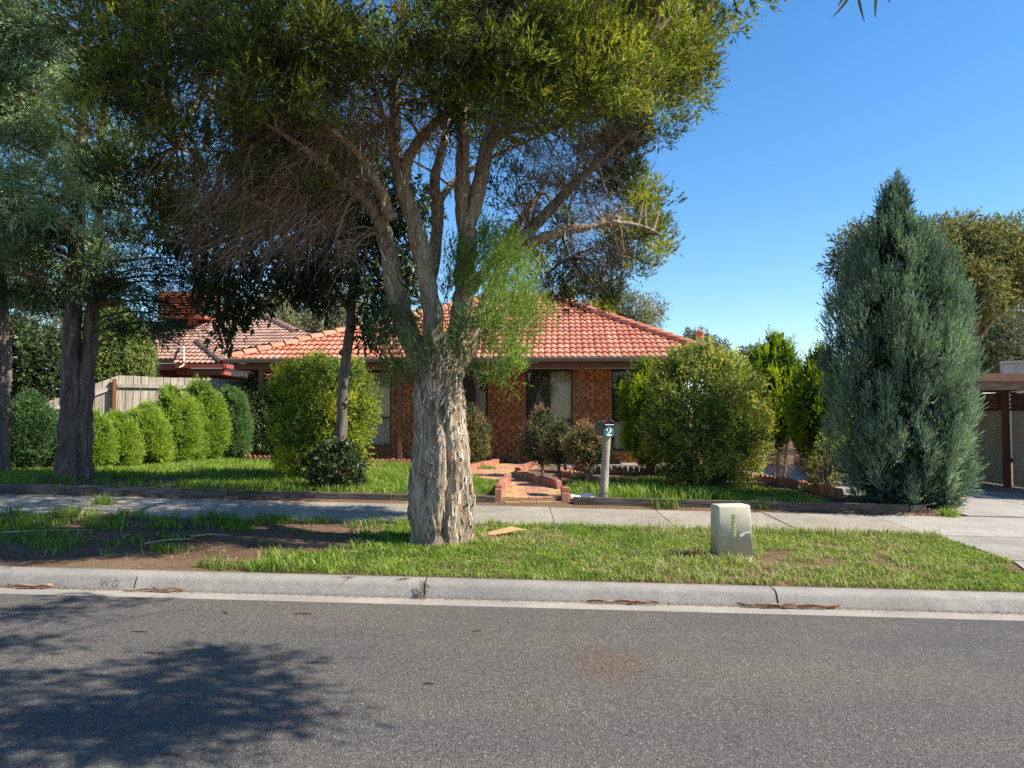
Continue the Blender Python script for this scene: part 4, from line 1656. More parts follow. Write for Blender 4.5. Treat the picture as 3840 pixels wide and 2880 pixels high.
        mid = (b + c) / 2 + np.array([0, 0, .12]) + r.normal(0, .06, 3)
        tm.tube([b, mid, c], [.018, .012, .004], 5, cap=False, t=.45, sub=3)
        m = int(26 * rad / .5)
        e = c + norm(r.normal(size=(m, 3))) * rad * .8
        twig_ribbons(tm, np.repeat((mid * .35 + c * .65)[None], m, 0), e - c, np.full(m, rad * 1.1), r, .009, .15, (.3, .8))
    # the top of the crown, above the frame: coarser foliage that shades what lies below
    for k in range(58):
        ph = r.uniform(0, 2 * math.pi)
        rr = 3.6 * math.sqrt(r.uniform(0, 1))
        c = np.array([-.9 + rr * math.cos(ph) * 1.0, 8.5 + rr * math.sin(ph) * .85, 6.8 + 1.6 * (1 - (rr / 3.6) ** 2) + r.uniform(-.5, .3)])
        n = 230
        rad = r.uniform(.6, .95)
        P, dr_ = clump_points(c, rad, n, r, .3, (1, 1, .7))
        sprig_mesh(lm, P, norm(dr_ + np.array([0, 0, .5]) + r.normal(size=(n, 3)) * .4), .22, 6, .09, .034, .6, r, tint=(.3, .75))
        b = nearest(LP, c)
        tm.tube([b, (b + c) / 2, c], [.03, .02, .006], 5, cap=False, t=.45, sub=2)
    # far side of the crown, seen through the limbs
    for k in range(34):
        x, y = r.uniform(260, 1380), r.uniform(-40, 330)
        d = r.uniform(9.6, 11.0)
        c = Q(x, y, d)
        rad = r.uniform(.5, .85)
        tc, td = clump_points(c, rad, 16, r, .4, (1, 1, .8))
        P, od, nn, ix = tufted(tc, td, 16, .2, r)
        n = len(P)
        sprig_mesh(lm, P, norm(od + np.array([0, 0, .4]) + r.normal(size=(n, 3)) * .4), .14, 8, .06, .018, .6, r, tint=(.2, .6))
    part(lm, 'crown', M['melaleuca'], tr)
    # bare grey-brown twigs hanging inside the crown
    tw_ = [(560, 330, 7.5, .62, 1.3), (640, 420, 7.7, .6, 1.3), (560, 470, 7.8, .42, 1.2), (700, 280, 7.3, .5, 1.2), (480, 400, 7.6, .42, 1.1), (720, 460, 7.9, .36, 1.1), (650, 520, 7.9, .3, 1.0), (800, 260, 7.5, .5, .9),
           (900, 230, 7.6, .5, .8), (950, 330, 7.8, .4, .5), (770, 380, 7.7, .4, .8), (600, 250, 7.0, .5, 1.0), (740, 180, 7.0, .5, .9), (880, 130, 7.2, .5, .8), (520, 540, 7.9, .25, .8), (760, 530, 8.0, .3, .9),
           (1150, 320, 8.4, .5, .75), (1250, 310, 8.6, .5, .8), (1200, 380, 8.8, .42, .6), (1300, 470, 9.0, .48, .6), (1230, 520, 9.0, .4, .5), (1130, 430, 8.6, .4, .4), (1330, 540, 9.0, .32, .5), (1340, 260, 8.4, .35, .6), (1090, 240, 8.4, .4, .6), (1260, 420, 9.2, .4, .5), (1180, 600, 9.3, .3, .5), (1270, 570, 9.3, .35, .6),
           (440, 500, 8.0, .35, .7), (380, 380, 8.0, .4, .5)]
    ax0 = Q(930, 500, 8.3)
    for (x, y, d, rad, dens) in tw_:
        c = Q(x, y, d)
        n = int((470 if x < 760 else 600) * dens * (rad / .5) ** 2)
        P, dr_ = clump_points(c, rad, n, r, .05)
        out = norm((c - ax0) * (1, 1, .1))
        A = out * .6 + np.array([0, 0, -.25]) + r.normal(size=(n, 3)) * .45
        twig_ribbons(tm, P, A, r.uniform(.18, .5, n), r, .0052, .75 if x < 900 else .45, (.15, 1), 3, .22)
        b = nearest(LP, c)
        m = 9
        e = c + r.normal(0, rad * .5, (m, 3))
        for q_ in e:
            tm.tube([b, (b + q_) / 2 + np.array([0, 0, .08]), q_], [.014, .009, .003], 4, cap=False, t=r.uniform(.4, .9), sub=3)
    part(tm, 'twigs', M['twig'], tr)
    # fresh shoots round the fork
    nm = MB()
    ep = [(1060, 620, 7.9, .32, .8), (1100, 680, 7.9, .32, .78), (1050, 740, 7.7, .34, .5), (985, 700, 7.85, .2, .42), (1010, 610, 8.1, .26, .65), (1085, 790, 7.8, .24, .7), (885, 765, 8.0, .28, .35), (855, 800, 8.1, .26, .3),
          (1030, 565, 8.1, .26, .7), (1120, 640, 8.05, .32, .85), (872, 700, 8.1, .22, .35), (1130, 720, 8.2, .26, .7), (1010, 780, 7.75, .22, .45), (1080, 570, 8.2, .3, .82), (1055, 680, 7.65, .25, .65), (1110, 600, 8.3, .26, .82),
          (840, 750, 8.1, .24, .3), (970, 640, 8.3, .18, .45), (1060, 815, 7.8, .2, .6), (860, 835, 8.1, .2, .25), (985, 745, 7.7, .18, .4), (1040, 520, 8.2, .22, .7), (1095, 530, 8.3, .2, .8), (905, 800, 7.9, .18, .4), (830, 700, 8.3, .2, .3), (960, 770, 7.85, .14, .4), (1150, 680, 8.3, .2, .75), (1100, 760, 7.9, .22, .65), (985, 560, 8.35, .16, .5)]
    for (x, y, d, rad, tn) in ep:
        c = Q(x, y, d)
        tc, td = clump_points(c, rad, int(11 * (rad / .3) ** 2) + 2, r, .2, (1.1, 1, 1.15))
        P, dr_, nn, ix = tufted(tc, td, 15 if x > 930 else 10, .085, r, (.8, .8, 1.4))
        n = len(P)
        o_ = norm((c - Q(960, 800, 8.35)) * (1, 1, .2))
        A = norm(dr_ * .35 + o_ * .45 + np.array([0, 0, .7]) + r.normal(size=(n, 3)) * .3)
        pt = np.clip(tn - .15 + .5 * (vnoise(P * 5, 4) - .35), 0, 1)
        sprig_mesh(nm, P, A, r.uniform(.12, .26, n), 9, .05, .0105, .4, r, ptint=pt)
    part(nm, 'new_shoots', M['melaleuca_new'], tr)
    return tr


def cypress_tree():
    base = W(262, 1815, 12.6)
    base[2] = float(T(base[0], base[1]))
    tr = thing('cypress_tree', 'tall blue-green cypress with twin trunk behind the footpath on the left', 'tree', tuple(base))
    r = rng(102)
    D = 12.6
    st = [[(148, 1062, D, 74), (150, 1030, D, 60), (152, 960, D, 44), (152, 860, D, 40), (155, 740, D, 36), (160, 600, D, 32), (172, 420, D, 26), (182, 200, D, 20), (190, -60, D, 15), (192, -400, D, 6)],
          [(172, 1060, D + .1, 52), (178, 1020, D + .1, 44), (180, 920, D + .1, 36), (185, 820, D + .1, 34), (196, 720, D + .1, 28), (206, 600, D, 22), (214, 450, D, 18), (225, 250, D, 14), (232, 20, D, 9)]]
    lp = []
    mb = MB()
    for i, l in enumerate(st):
        pts = np.array([Q(x, y, d) for x, y, d, w in l])
        rd = np.array([pxr(w * K / 2, d) for x, y, d, w in l])
        mb.tube(pts, rd, 22, seed=40 + i, rough=.28, sub=10)
        lp.append(catmull(pts, rd, 8)[0])
    part(mb, 'trunk', M['cypress_bark'], tr, True)
    LP = np.concatenate(lp)
    br = MB()
    fo = MB()
    cl = []
    for k in range(112):
        x, y = r.uniform(-150, 240), r.uniform(-260, 560)
        cl.append((x, y, r.uniform(10.7, 13.2), r.uniform(.28, .5), r.uniform(.45, .95), 1.0))
    for k in range(26):
        cl.append((r.uniform(-60, 250), r.uniform(500, 660), r.uniform(12.0, 14.2), r.uniform(.22, .36), .22, .7))
    for (x, y) in ((270, 560), (300, 600), (340, 580), (380, 610), (290, 650), (330, 640), (360, 680), (410, 660), (250, 620), (300, 700), (260, 690), (340, 720), (400, 560), (430, 600), (280, 520), (390, 700)):
        cl.append((x, y, r.uniform(11.8, 12.8), r.uniform(.18, .3), .12, .55))
    for (x, y, d, rad, tn, dens) in cl:
        c = Q(x, y, d)
        nt_ = int(9 * dens * (rad / .4) ** 2) + 3
        tc, td = clump_points(c, rad, nt_, r, .25, (1.15, 1.1, .75))
        P, dr_, nn, ix = tufted(tc, td, 34, .17, r, (1.25, 1.25, .65))
        n = len(P)
        o_ = norm((c - np.array([base[0], base[1], c[2]])) + 1e-3)
        A = norm(dr_ * .45 + o_ * .4 + np.array([0, 0, .1]) + r.normal(size=(n, 3)) * .3)
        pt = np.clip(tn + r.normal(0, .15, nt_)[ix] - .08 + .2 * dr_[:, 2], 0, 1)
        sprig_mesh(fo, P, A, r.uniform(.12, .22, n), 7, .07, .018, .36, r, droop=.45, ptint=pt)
        b = nearest(LP[LP[:, 2] < c[2] + .1] if np.any(LP[:, 2] < c[2] + .1) else LP, c + np.array([0, 0, -.3]))
        mid = (b + c) / 2 + np.array([0, 0, .1])
        br.tube([b, mid, c], [.028, .018, .006], 5, cap=False, t=.35, sub=4)
        m = 14
        twig_ribbons(br, mid + (c - mid) * r.uniform(0, 1, (m, 1)), o_ + r.normal(size=(m, 3)) * .5, r.uniform(.2, .6, m), r, .008, .4, (.1, .6))
    n = 260
    h = r.uniform(2.2, 5.2, n)
    i = r.integers(0, len(LP), n)
    P = LP[i]
    P = P[(P[:, 2] > 2.0)]
    twig_ribbons(br, P, r.normal(size=(len(P), 3)) * (1, 1, .3), r.uniform(.3, 1.2, len(P)), r, .012, .3, (.1, .8))
    part(br, 'branches', M['twig'], tr)
    part(fo, 'crown', M['cypress'], tr)
    dm = MB()
    c = Q(190, 272, 11.2)
    P, dr_ = clump_points(c, .1, 120, r, .2)
    sprig_mesh(dm, P, dr_ + np.array([0, 0, -.5]), .08, 6, .05, .014, .5, r, tint=(.5, 1))
    part(dm, 'dead_spray', M['dry'], tr)


def edge_tree():
    base = W(-12, 1770, 13.4)
    base[2] = float(T(base[0], base[1]))
    tr = thing('shaded_tree', 'dark shaded tree trunk cut by the left edge of the picture', 'tree', tuple(base))
    r = rng(103)
    D = 13.4
    l = [(-8, 1040, D, 60), (-6, 980, D, 48), (-2, 880, D, 42), (0, 760, D, 40), (-6, 600, D, 34), (-14, 400, D, 26), (-20, 200, D, 16)]
    pts = np.array([Q(x, y, d) for x, y, d, w in l])
    rd = np.array([pxr(w * K / 2, d) for x, y, d, w in l])
    mb = MB()
    mb.tube(pts, rd, 20, seed=60, rough=.22, sub=8)
    part(mb, 'trunk', M['cypress_bark'], tr, True)
    fo = MB()
    for k in range(34):
        c = Q(r.uniform(-260, 90), r.uniform(-100, 640), r.uniform(13.5, 15.5))
        n = 260
        P, dr_ = clump_points(c, r.uniform(.4, .65), n, r, .25)
        sprig_mesh(fo, P, norm(dr_ + r.normal(size=(n, 3)) * .4), .22, 7, .07, .02, .45, r, droop=.4, tint=(.05, .4))
    part(fo, 'crown', M['cypress'], tr)


def broadleaf_tree():
    D = 12.3
    base = W(1274, 1838, D)
    base[2] = float(T(base[0], base[1]))
    tr = thing('evergreen_tree', 'slender grey-trunked evergreen with large dark leaves in front of the left yellow bush', 'tree', tuple(base))
    r = rng(104)
    mb = MB()
    st = [[(734, 1062, D, 28), (735, 1000, D, 25), (738, 920, D, 24), (742, 830, D, 23), (748, 770, D, 22), (757, 700, D, 20), (760, 640, D, 19), (765, 560, D, 16), (768, 460, D, 13), (772, 360, D, 9)],
          [(760, 655, D, 14), (775, 635, D - .1, 12), (800, 626, D - .2, 10), (830, 624, D - .3, 8), (870, 610, D - .3, 5)],
          [(757, 690, D, 11), (738, 640, D - .1, 9), (700, 590, D - .2, 8), (640, 560, D - .3, 6), (560, 560, D - .3, 4)],
          [(762, 600, D, 11), (790, 540, D + .2, 9), (830, 470, D + .3, 6)],
          [(764, 560, D, 10), (720, 500, D + .2, 8), (650, 440, D + .3, 6), (560, 420, D + .3, 4)]]
    lp = []
    for i, l in enumerate(st):
        pts = np.array([Q(x, y, d) for x, y, d, w in l])
        rd = np.array([pxr(w * K / 2, d) for x, y, d, w in l])
        mb.tube(pts, rd, 14, seed=70 + i, rough=.14, sub=8)
        lp.append(catmull(pts, rd, 8)[0])
    # knots where limbs were cut
    for (x, y) in ((737, 762), (747, 770), (745, 870)):
        c = Q(x, y, D - .06)
        mb.tube([c + np.array([0, .05, 0]), c, c + np.array([0, -.03, .01])], [.05, .045, .02], 9, sub=2)
    part(mb, 'trunk', M['grey_bark'], tr, True)
    LP = np.concatenate(lp)
    fo, br = MB(), MB()
    cl = [(700, 430, 12, .7), (600, 450, 12, .65), (800, 430, 12.3, .7), (520, 490, 12, .5), (650, 540, 12, .5), (740, 520, 12.3, .6), (840, 520, 12.4, .5), (580, 570, 11.9, .38), (500, 580, 11.8, .36), (480, 640, 11.8, .3), (520, 660, 11.7, .26), (560, 640, 11.8, .24),
          (490, 700, 11.7, .2), (680, 610, 12, .34), (640, 620, 12, .26), (800, 600, 12.1, .4), (850, 640, 12.2, .36), (810, 680, 12.2, .26), (880, 580, 12.3, .4), (700, 640, 12.1, .24), (880, 700, 12.4, .22), (620, 380, 12.2, .6), (760, 350, 12.3, .7), (880, 430, 12.5, .55), (460, 540, 12.2, .42), (440, 600, 12.2, .3), (800, 720, 12.3, .18),
          (540, 400, 12.2, .55), (680, 330, 12.3, .6), (430, 460, 12.4, .5), (380, 500, 12.5, .45)]
    for (x, y, d, rad) in cl:
        c = Q(x, y, d)
        n = int(120 * (rad / .4) ** 2) + 12
        P, dr_ = clump_points(c, rad, n, r, .2)
        A = norm(dr_ * .6 + np.array([0, 0, -.3]) + r.normal(size=(n, 3)) * .4)
        sprig_mesh(fo, P, A, r.uniform(.1, .22, n), 8, .115, .042, .75, r, droop=.7, tint=(.15, .75), shape='kite')
        b = nearest(LP, c)
        br.tube([b, (b + c) / 2 + np.array([0, 0, .06]), c], [.014, .01, .003], 5, cap=False, t=.3, sub=3)
        m = 8
        twig_ribbons(br, np.repeat(((b + c) / 2)[None], m, 0), (c - b) + r.normal(size=(m, 3)) * rad, np.full(m, rad * 1.2), r, .008, .3, (.1, .5))
    part(br, 'branches', M['twig'], tr)
    part(fo, 'crown', M['broad_dark'], tr)


def shrub(name, label, cat, base, prof, mat, n, k, L, Wd, spread, sl, seed, mix=(.7, .5), shape='tri', tint=(.25, .75), lump=.22, lf=3.0, core=True, stems=3, stem_mat='twig', droop=0, skirt=None, group=None, lean=(0, 0), noise=.35, tvar=.5, shell=.7, coresize=1.0, corefac=.78, tuft=None):
    """prof: [(height, radius), ...] of the outline from the ground up"""
    r = rng(seed)
    t = thing(name, label, cat, tuple(base), group=group)
    hs, rs = np.array([p[0] for p in prof], float), np.array([p[1] for p in prof], float)
    H = hs[-1]

    def pts(n, fac):
        hh = np.linspace(hs[0], H, 400)
        w = np.interp(hh, hs, rs) + .03
        h = r.choice(hh, n, p=w / w.sum()) + r.uniform(-.01, .01, n)
        th = r.uniform(0, 2 * math.pi, n)
        R_ = np.interp(h, hs, rs)
        u = np.stack([np.cos(th) * lf * .55, np.sin(th) * lf * .55, h * lf * .8 / max(H, .8) * 2], -1) + seed
        R_ = R_ * (1 + lump * (vnoise(u, seed) - .5) * 2)
        rr = R_ * fac(n)
        p = np.stack([np.cos(th) * rr + lean[0] * h, np.sin(th) * rr + lean[1] * h, h], -1)
        slope = np.gradient(np.interp(hh, hs, rs), hh)
        sl_ = np.interp(h, hh, slope)
        nr = norm(np.stack([np.cos(th), np.sin(th), -np.clip(sl_, -3, 3)], -1))
        return p, nr, h
    mb = MB()
    P, N, h = pts(n, lambda n: shell + (1 - shell) * np.sqrt(r.uniform(0, 1, n)) - .02)
    A = norm(N * mix[0] + np.array([0, 0, mix[1]]) + r.normal(size=(n, 3)) * noise)
    base_t = r.uniform(tint[0], tint[1], n) + tvar * (vnoise(P * 4.0 + seed, seed) - .45)
    if tuft:
        nt_, trad, sq = tuft
        tc, tN, _ = pts(nt_, lambda n: shell + (1.04 - shell) * np.sqrt(r.uniform(0, 1, n)))
        per = max(3, int(n / nt_))
        P, od, N, ix = tufted(tc, tN, per, trad, r, sq)
        P[:, 2] = np.maximum(P[:, 2], .02)
        A = norm(od * .35 + N * mix[0] + np.array([0, 0, mix[1]]) + r.normal(size=(len(P), 3)) * noise)
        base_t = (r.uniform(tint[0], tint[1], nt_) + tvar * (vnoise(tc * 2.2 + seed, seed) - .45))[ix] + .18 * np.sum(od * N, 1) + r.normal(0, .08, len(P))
        n = len(P)
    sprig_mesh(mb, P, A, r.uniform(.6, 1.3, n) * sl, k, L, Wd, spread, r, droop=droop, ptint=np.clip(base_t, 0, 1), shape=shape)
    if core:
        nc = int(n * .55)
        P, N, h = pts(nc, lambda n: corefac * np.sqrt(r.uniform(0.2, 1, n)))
        sprig_mesh(mb, P, norm(N * .5 + r.normal(size=(nc, 3))), sl * .8, 3, L * 1.7 * coresize, L * 1.1 * coresize, .8, r, tint=(0, .35))  # core leaves coloured darker, painting shade into the gaps
    o = mb.build('crown', mat, t)
    sm = MB()
    for s in range(stems):
        a = r.uniform(0, 2 * math.pi)
        rb = .02 + .02 * s
        e = np.interp(H * .6, hs, rs) * .5
        sm.tube([(math.cos(a) * rb, math.sin(a) * rb, -.08), (math.cos(a) * rb * 2, math.sin(a) * rb * 2, H * .3), (math.cos(a) * e, math.sin(a) * e, H * .65)], [.03, .022, .008], 7, rough=.2, seed=s, sub=3)
    nb = 40
    P, N, h = pts(nb, lambda n: np.full(n, .8))
    for q_ in P:
        z0 = max(0.0, q_[2] * .5)
        sm.tube([(lean[0] * z0, lean[1] * z0, z0), q_ * (.5, .5, .8), q_], [.01, .007, .003], 4, cap=False, sub=2, t=r.uniform(.1, .8))
    sm.build('stems', M[stem_mat], t)
    if skirt:
        nk, zz, rad = skirt
        km = MB()
        P, dr_ = clump_points((0, 0, zz), rad, nk, r, .1)
        twig_ribbons(km, P, dr_ + r.normal(size=(nk, 3)) * .5, r.uniform(.1, .3, nk), r, .006, .3, (.4, 1))
        km.build('dry_twigs', M['twig'], t)
    return t


def ground_at(px, py):
    return G(px, py)


def at_depth(px, D):
    x = (px - 1920) / FPX * D
    return np.array([x, D, float(T(x, D))])


def shrubs():
    # clipped rounded conifers along the lawn, nearest first; (px centre, depth, top py, half width px)
    row = [(352, 14.6, 1560, 58, 'topiary', 'partly shaded clipped conifer right beside the twin cypress trunk'),
           (438, 15.2, 1560, 72, 'topiary', 'low rounded clipped conifer, second from the twin cypress trunk'),
           (548, 16.0, 1525, 78, 'topiary', 'egg-shaped clipped conifer, third from the twin cypress trunk'),
           (640, 16.8, 1455, 92, 'topiary', 'broad light green clipped conifer, fourth from the twin cypress trunk'),
           (702, 17.4, 1500, 60, 'topiary', 'half-hidden clipped conifer between the two tallest clipped ones'),
           (752, 18.0, 1427, 88, 'topiary', 'tallest clipped conifer of the row with a pointed top'),
           (868, 18.8, 1456, 62, 'topiary_blue', 'bluish green clipped conifer at the verandah end of the row')]
    for i, (px, D, py, hw, mat, lab) in enumerate(row):
        b = at_depth(px, D)
        H = W(px, py, D)[2] - b[2]
        rad = pxr(hw, D) * 1.02
        prof = [(0, rad * .55), (H * .08, rad * .82), (H * .25, rad), (H * .5, rad * .97), (H * .7, rad * .8), (H * .86, rad * .5), (H * .96, rad * .2), (H, .01)]
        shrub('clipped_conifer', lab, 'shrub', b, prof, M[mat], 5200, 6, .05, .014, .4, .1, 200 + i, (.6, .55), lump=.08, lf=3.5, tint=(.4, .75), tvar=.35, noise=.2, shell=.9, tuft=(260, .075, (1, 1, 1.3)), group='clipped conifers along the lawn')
    b = at_depth(112, 14.4)
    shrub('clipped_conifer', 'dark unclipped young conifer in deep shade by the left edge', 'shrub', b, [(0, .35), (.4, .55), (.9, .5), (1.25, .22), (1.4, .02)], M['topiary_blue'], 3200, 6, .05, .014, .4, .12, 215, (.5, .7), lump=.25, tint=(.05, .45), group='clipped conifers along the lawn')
    # golden bushes
    b = at_depth(1205, 13.7)
    shrub('privet_bush', 'yellow-green leafy bush behind the slender grey trunk on the lawn', 'bush', b,
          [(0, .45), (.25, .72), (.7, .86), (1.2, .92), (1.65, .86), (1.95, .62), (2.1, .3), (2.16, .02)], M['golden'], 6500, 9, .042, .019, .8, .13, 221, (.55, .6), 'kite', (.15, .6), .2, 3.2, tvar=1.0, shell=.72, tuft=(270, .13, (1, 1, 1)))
    b = at_depth(2640, 13.6)
    shrub('privet_bush', 'big variegated yellow-green bush right of the letterbox', 'bush', b,
          [(0, .4), (.2, .68), (.6, .92), (1.1, 1.03), (1.6, 1.0), (2.05, .78), (2.35, .42), (2.5, .03)], M['golden_pale'], 7500, 9, .042, .019, .8, .13, 222, (.55, .6), 'kite', (.15, .6), .22, 3.2, tvar=1.1, shell=.72, tuft=(330, .13, (1, 1, 1)))
    # dark climbers and shrub under the verandah corner
    b = at_depth(960, 20.1)
    shrub('dark_shrub', 'dark leafy shrub in the shade beside the verandah corner post', 'shrub', b, [(0, .6), (.8, .8), (1.5, .75), (1.9, .4), (2.15, .03)], M['broad_dark'], 2600, 8, .06, .026, .8, .14, 223, (.5, .7), 'kite', (.4, .9), .25, 3)
    b = at_depth(1262, 11.95)
    shrub('undergrowth_shrub', 'low dark glossy-leaved shrub at the foot of the slender grey trunk', 'shrub', b, [(0, .3), (.2, .36), (.45, .32), (.62, .16), (.7, .02)], M['broad_dark'], 380, 8, .10, .036, .8, .12, 224, (.6, .4), 'kite', (.35, .9), .3, 3, core=False)
    # thujas
    b = at_depth(2432, 16.6)
    b[2] -= .02
    shrub('thuja', 'slim bright green thuja between the verandah and the variegated bush', 'conifer', b, [(.25, .12), (.6, .5), (1.2, .62), (1.7, .55), (2.1, .32), (2.36, .03)], M['thuja'], 4300, 7, .055, .015, .33, .15, 231, (.35, .9), tint=(.25, .7), lump=.2, lf=4, stems=4, tvar=.7, shell=.66, tuft=(140, .075, (.8, .8, 2.3)))
    b = at_depth(2722, 16.4)
    shrub('thuja', 'thuja mostly hidden behind the variegated bush', 'conifer', b, [(.2, .2), (.6, .5), (1.4, .55), (2.0, .34), (2.5, .03)], M['thuja'], 3200, 7, .055, .015, .33, .15, 232, (.35, .9), tint=(.25, .7), lump=.2, lf=4, tvar=.7, shell=.66, tuft=(140, .075, (.8, .8, 2.3)))
    b = at_depth(2915, 15.6)
    shrub('thuja', 'tall bright green thuja with bare stem base, middle of the driveway row', 'conifer', b, [(.75, .12), (1.05, .4), (1.5, .56), (2.0, .6), (2.4, .46), (2.75, .2), (2.93, .03)], M['thuja'], 4800, 7, .055, .015, .33, .15, 233, (.35, .9), tint=(.25, .7), lump=.16, lf=4, stems=5, skirt=(1500, .55, .38), tvar=.7, shell=.66, tuft=(140, .075, (.8, .8, 2.3)))
    b = at_depth(3050, 14.2)
    shrub('thuja', 'leaning bright green thuja touching the blue conifer', 'conifer', b, [(.5, .12), (.8, .4), (1.3, .52), (1.7, .5), (2.05, .34), (2.3, .18), (2.45, .03)], M['thuja'], 4300, 7, .055, .015, .33, .15, 234, (.35, .9), tint=(.25, .7), lump=.22, lf=4, stems=5, skirt=(700, .4, .3), lean=(.06, 0), tvar=.7, shell=.66, tuft=(140, .075, (.8, .8, 2.3)))
    b = at_depth(3095, 13.2)
    shrub('rose_bush', 'straggly dark-leaved bush with pale new leaves at the foot of the leaning thuja', 'bush', b, [(.05, .12), (.3, .28), (.6, .24), (.85, .1), (.95, .02)], M['fresh'], 200, 6, .055, .03, .8, .1, 235, (.6, .5), 'kite', (.1, .9), .4, 3, core=False, stems=4)
    b = at_depth(3085, 13.9)
    shrub('dry_shrub', 'brown dry twiggy shrub below the bright thujas', 'shrub', b, [(0, .2), (.3, .4), (.6, .35), (.8, .05)], M['dry'], 200, 5, .03, .008, .6, .1, 236, core=False, skirt=(1600, .4, .36))
    # the blue conifer
    D = 11.75
    b = at_depth(3372, D)
    prof_px = [(1915, 120), (1880, 165), (1800, 215), (1700, 250), (1600, 268), (1500, 272), (1400, 268), (1300, 258), (1200, 240), (1100, 215), (1000, 178), (900, 128), (830, 88), (780, 60), (745, 34), (722, 12), (712, 3)]
    prof = [(max(0, W(3372, y, D)[2] - b[2]), pxr(w, D) * .9) for y, w in prof_px]
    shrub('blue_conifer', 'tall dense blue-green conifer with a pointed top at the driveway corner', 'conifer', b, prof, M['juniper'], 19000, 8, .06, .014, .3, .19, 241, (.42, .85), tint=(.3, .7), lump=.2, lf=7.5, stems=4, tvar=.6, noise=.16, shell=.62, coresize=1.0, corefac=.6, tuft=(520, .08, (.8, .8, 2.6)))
    b = at_depth(3500, 11.55)
    b2 = [(0, .2), (.3, .34), (.7, .4), (1.2, .36), (1.6, .22), (1.85, .03)]
    shrub('blue_conifer', 'smaller blue-green conifer leaning out at the driveway side of the tall one', 'conifer', b, b2, M['juniper'], 3200, 9, .055, .0125, .34, .17, 242, (.5, .75), tint=(.3, .7), lump=.2, lf=4, stems=2, tvar=.5, noise=.2, tuft=(90, .11, (.75, .75, 1.9)))
    # red-tipped standards beside the path
    def standard(px, D, zt0, zt1, hw, lab, seed, trunk=True, lean=0):
        b = at_depth(px, D)
        z0, z1 = W(px, zt0, D)[2] - b[2], W(px, zt1, D)[2] - b[2]
        rad = pxr(hw, D)
        t = shrub('standard_bush', lab, 'bush', b, [(z0, rad * .4), (z0 + (z1 - z0) * .2, rad * .9), (z0 + (z1 - z0) * .45, rad), (z0 + (z1 - z0) * .7, rad * .72), (z0 + (z1 - z0) * .88, rad * .35), (z1, .02)], M['redtip'], 1500, 8, .04, .014, .8, .11, seed, (.5, .7), 'kite', (.2, .7), .25, 3, stems=0, tvar=.9, shell=.45, coresize=.7, tuft=(70, .09, (1, 1, 1)), group='red-tipped standard bushes by the path')
        m = MB()
        m.tube([(lean, 0, -.1), (lean * .5, 0, z0 * .5), (0, 0, z0 + .1)], [.032, .028, .022], 10, rough=.12, sub=4)
        m.build('trunk', M['gum_bark'], t, True)
    standard(2034, 15.0, 1735, 1540, 68, 'tallest red-tipped standard bush under the middle window', 251)
    standard(2094, 13.9, 1725, 1600, 50, 'short red-tipped standard bush with a thin bare stem, middle of three by the path', 252, lean=.03)
    standard(2200, 13.1, 1745, 1600, 74, 'broad red-tipped standard bush next to the letterbox', 253)
    b = at_depth(1770, 17.6)
    shrub('red_tipped_bush', 'red-tipped bush by the front door, half behind the paperbark trunk', 'bush', b, [(0, .2), (.3, .38), (.7, .45), (1.0, .36), (1.25, .15), (1.4, .02)], M['redtip'], 1300, 8, .042, .015, .8, .11, 254, (.5, .7), 'kite', (.25, .75), .25, 3, tvar=.9, shell=.5)
    # leafy shrubs round the far left fence
    b = at_depth(60, 19.8)
    shrub('fence_shrub', 'dark broad-leaved shrub in front of the raked fence end', 'shrub', b, [(0, 1.0), (1.0, 1.6), (2.0, 1.7), (2.9, 1.2), (3.4, .1)], M['broad_dark'], 5000, 8, .11, .042, .8, .2, 261, (.6, .3), 'kite', (.3, 1), .3, 3, droop=.4)
    b = at_depth(410, 22.4)
    shrub('fence_shrub', 'light green shrub leaning over the top of the paling fence', 'shrub', b, [(1.2, .7), (2.0, 1.1), (2.8, 1.2), (3.6, .9), (4.2, .1)], M['fresh'], 3200, 8, .13, .03, .8, .2, 262, (.6, .2), 'kite', (.2, .8), .3, 3, droop=.6)


def far_tree(name, label, clumps, mat, D, seed, trunk=None, leaf=(.13, .045), n0=300, droop=.3, tint=(.25, .75), k=6):
    r = rng(seed)
    cs = [W(x, y, D + dz) for (x, y, rd, dz) in clumps]
    cx = np.mean([c[0] for c in cs])
    base = np.array([cx if trunk is None else W(trunk[0], 0, D)[0], D, 0.3])
    base[2] = float(T(base[0], min(D, 50)))
    t = thing(name, label, 'tree', tuple(base), group='trees beyond the houses')
    fo, br = MB(), MB()
    top = max(c[2] for c in cs)
    fork = base + np.array([0, 0, (min(c[2] for c in cs) - base[2]) * .6 + .5])
    br.tube([base + np.array([0, 0, -.3]), (base + fork) / 2 + np.array([.1, 0, 0]), fork], [.25, .22, .18], 9, rough=.15, sub=3)
    for (x, y, rd, dz), c in zip(clumps, cs):
        rad = pxr(rd, D)
        n = int(n0 * (rd / 60.0) ** 1.5) + 30
        P, dr_ = clump_points(c, rad, n, r, .35, (1, 1, .85))
        A = norm(dr_ * .7 + np.array([0, 0, -.15]) + r.normal(size=(n, 3)) * .5)
        pt = np.clip(r.uniform(tint[0], tint[1], n) + .6 * (vnoise(P * .9, seed) - .45), 0, 1)
        sprig_mesh(fo, P, A, r.uniform(.3, .6, n), k, leaf[0], leaf[1], .6, r, droop=droop, ptint=pt)
        br.tube([fork, (fork + c) / 2 + np.array([0, 0, .3]), c], [.13, .08, .03], 6, cap=False, rough=.15, sub=3)
    part(br, 'trunk', M['gum_bark'], t, True)
    part(fo, 'crown', mat, t)
    return t


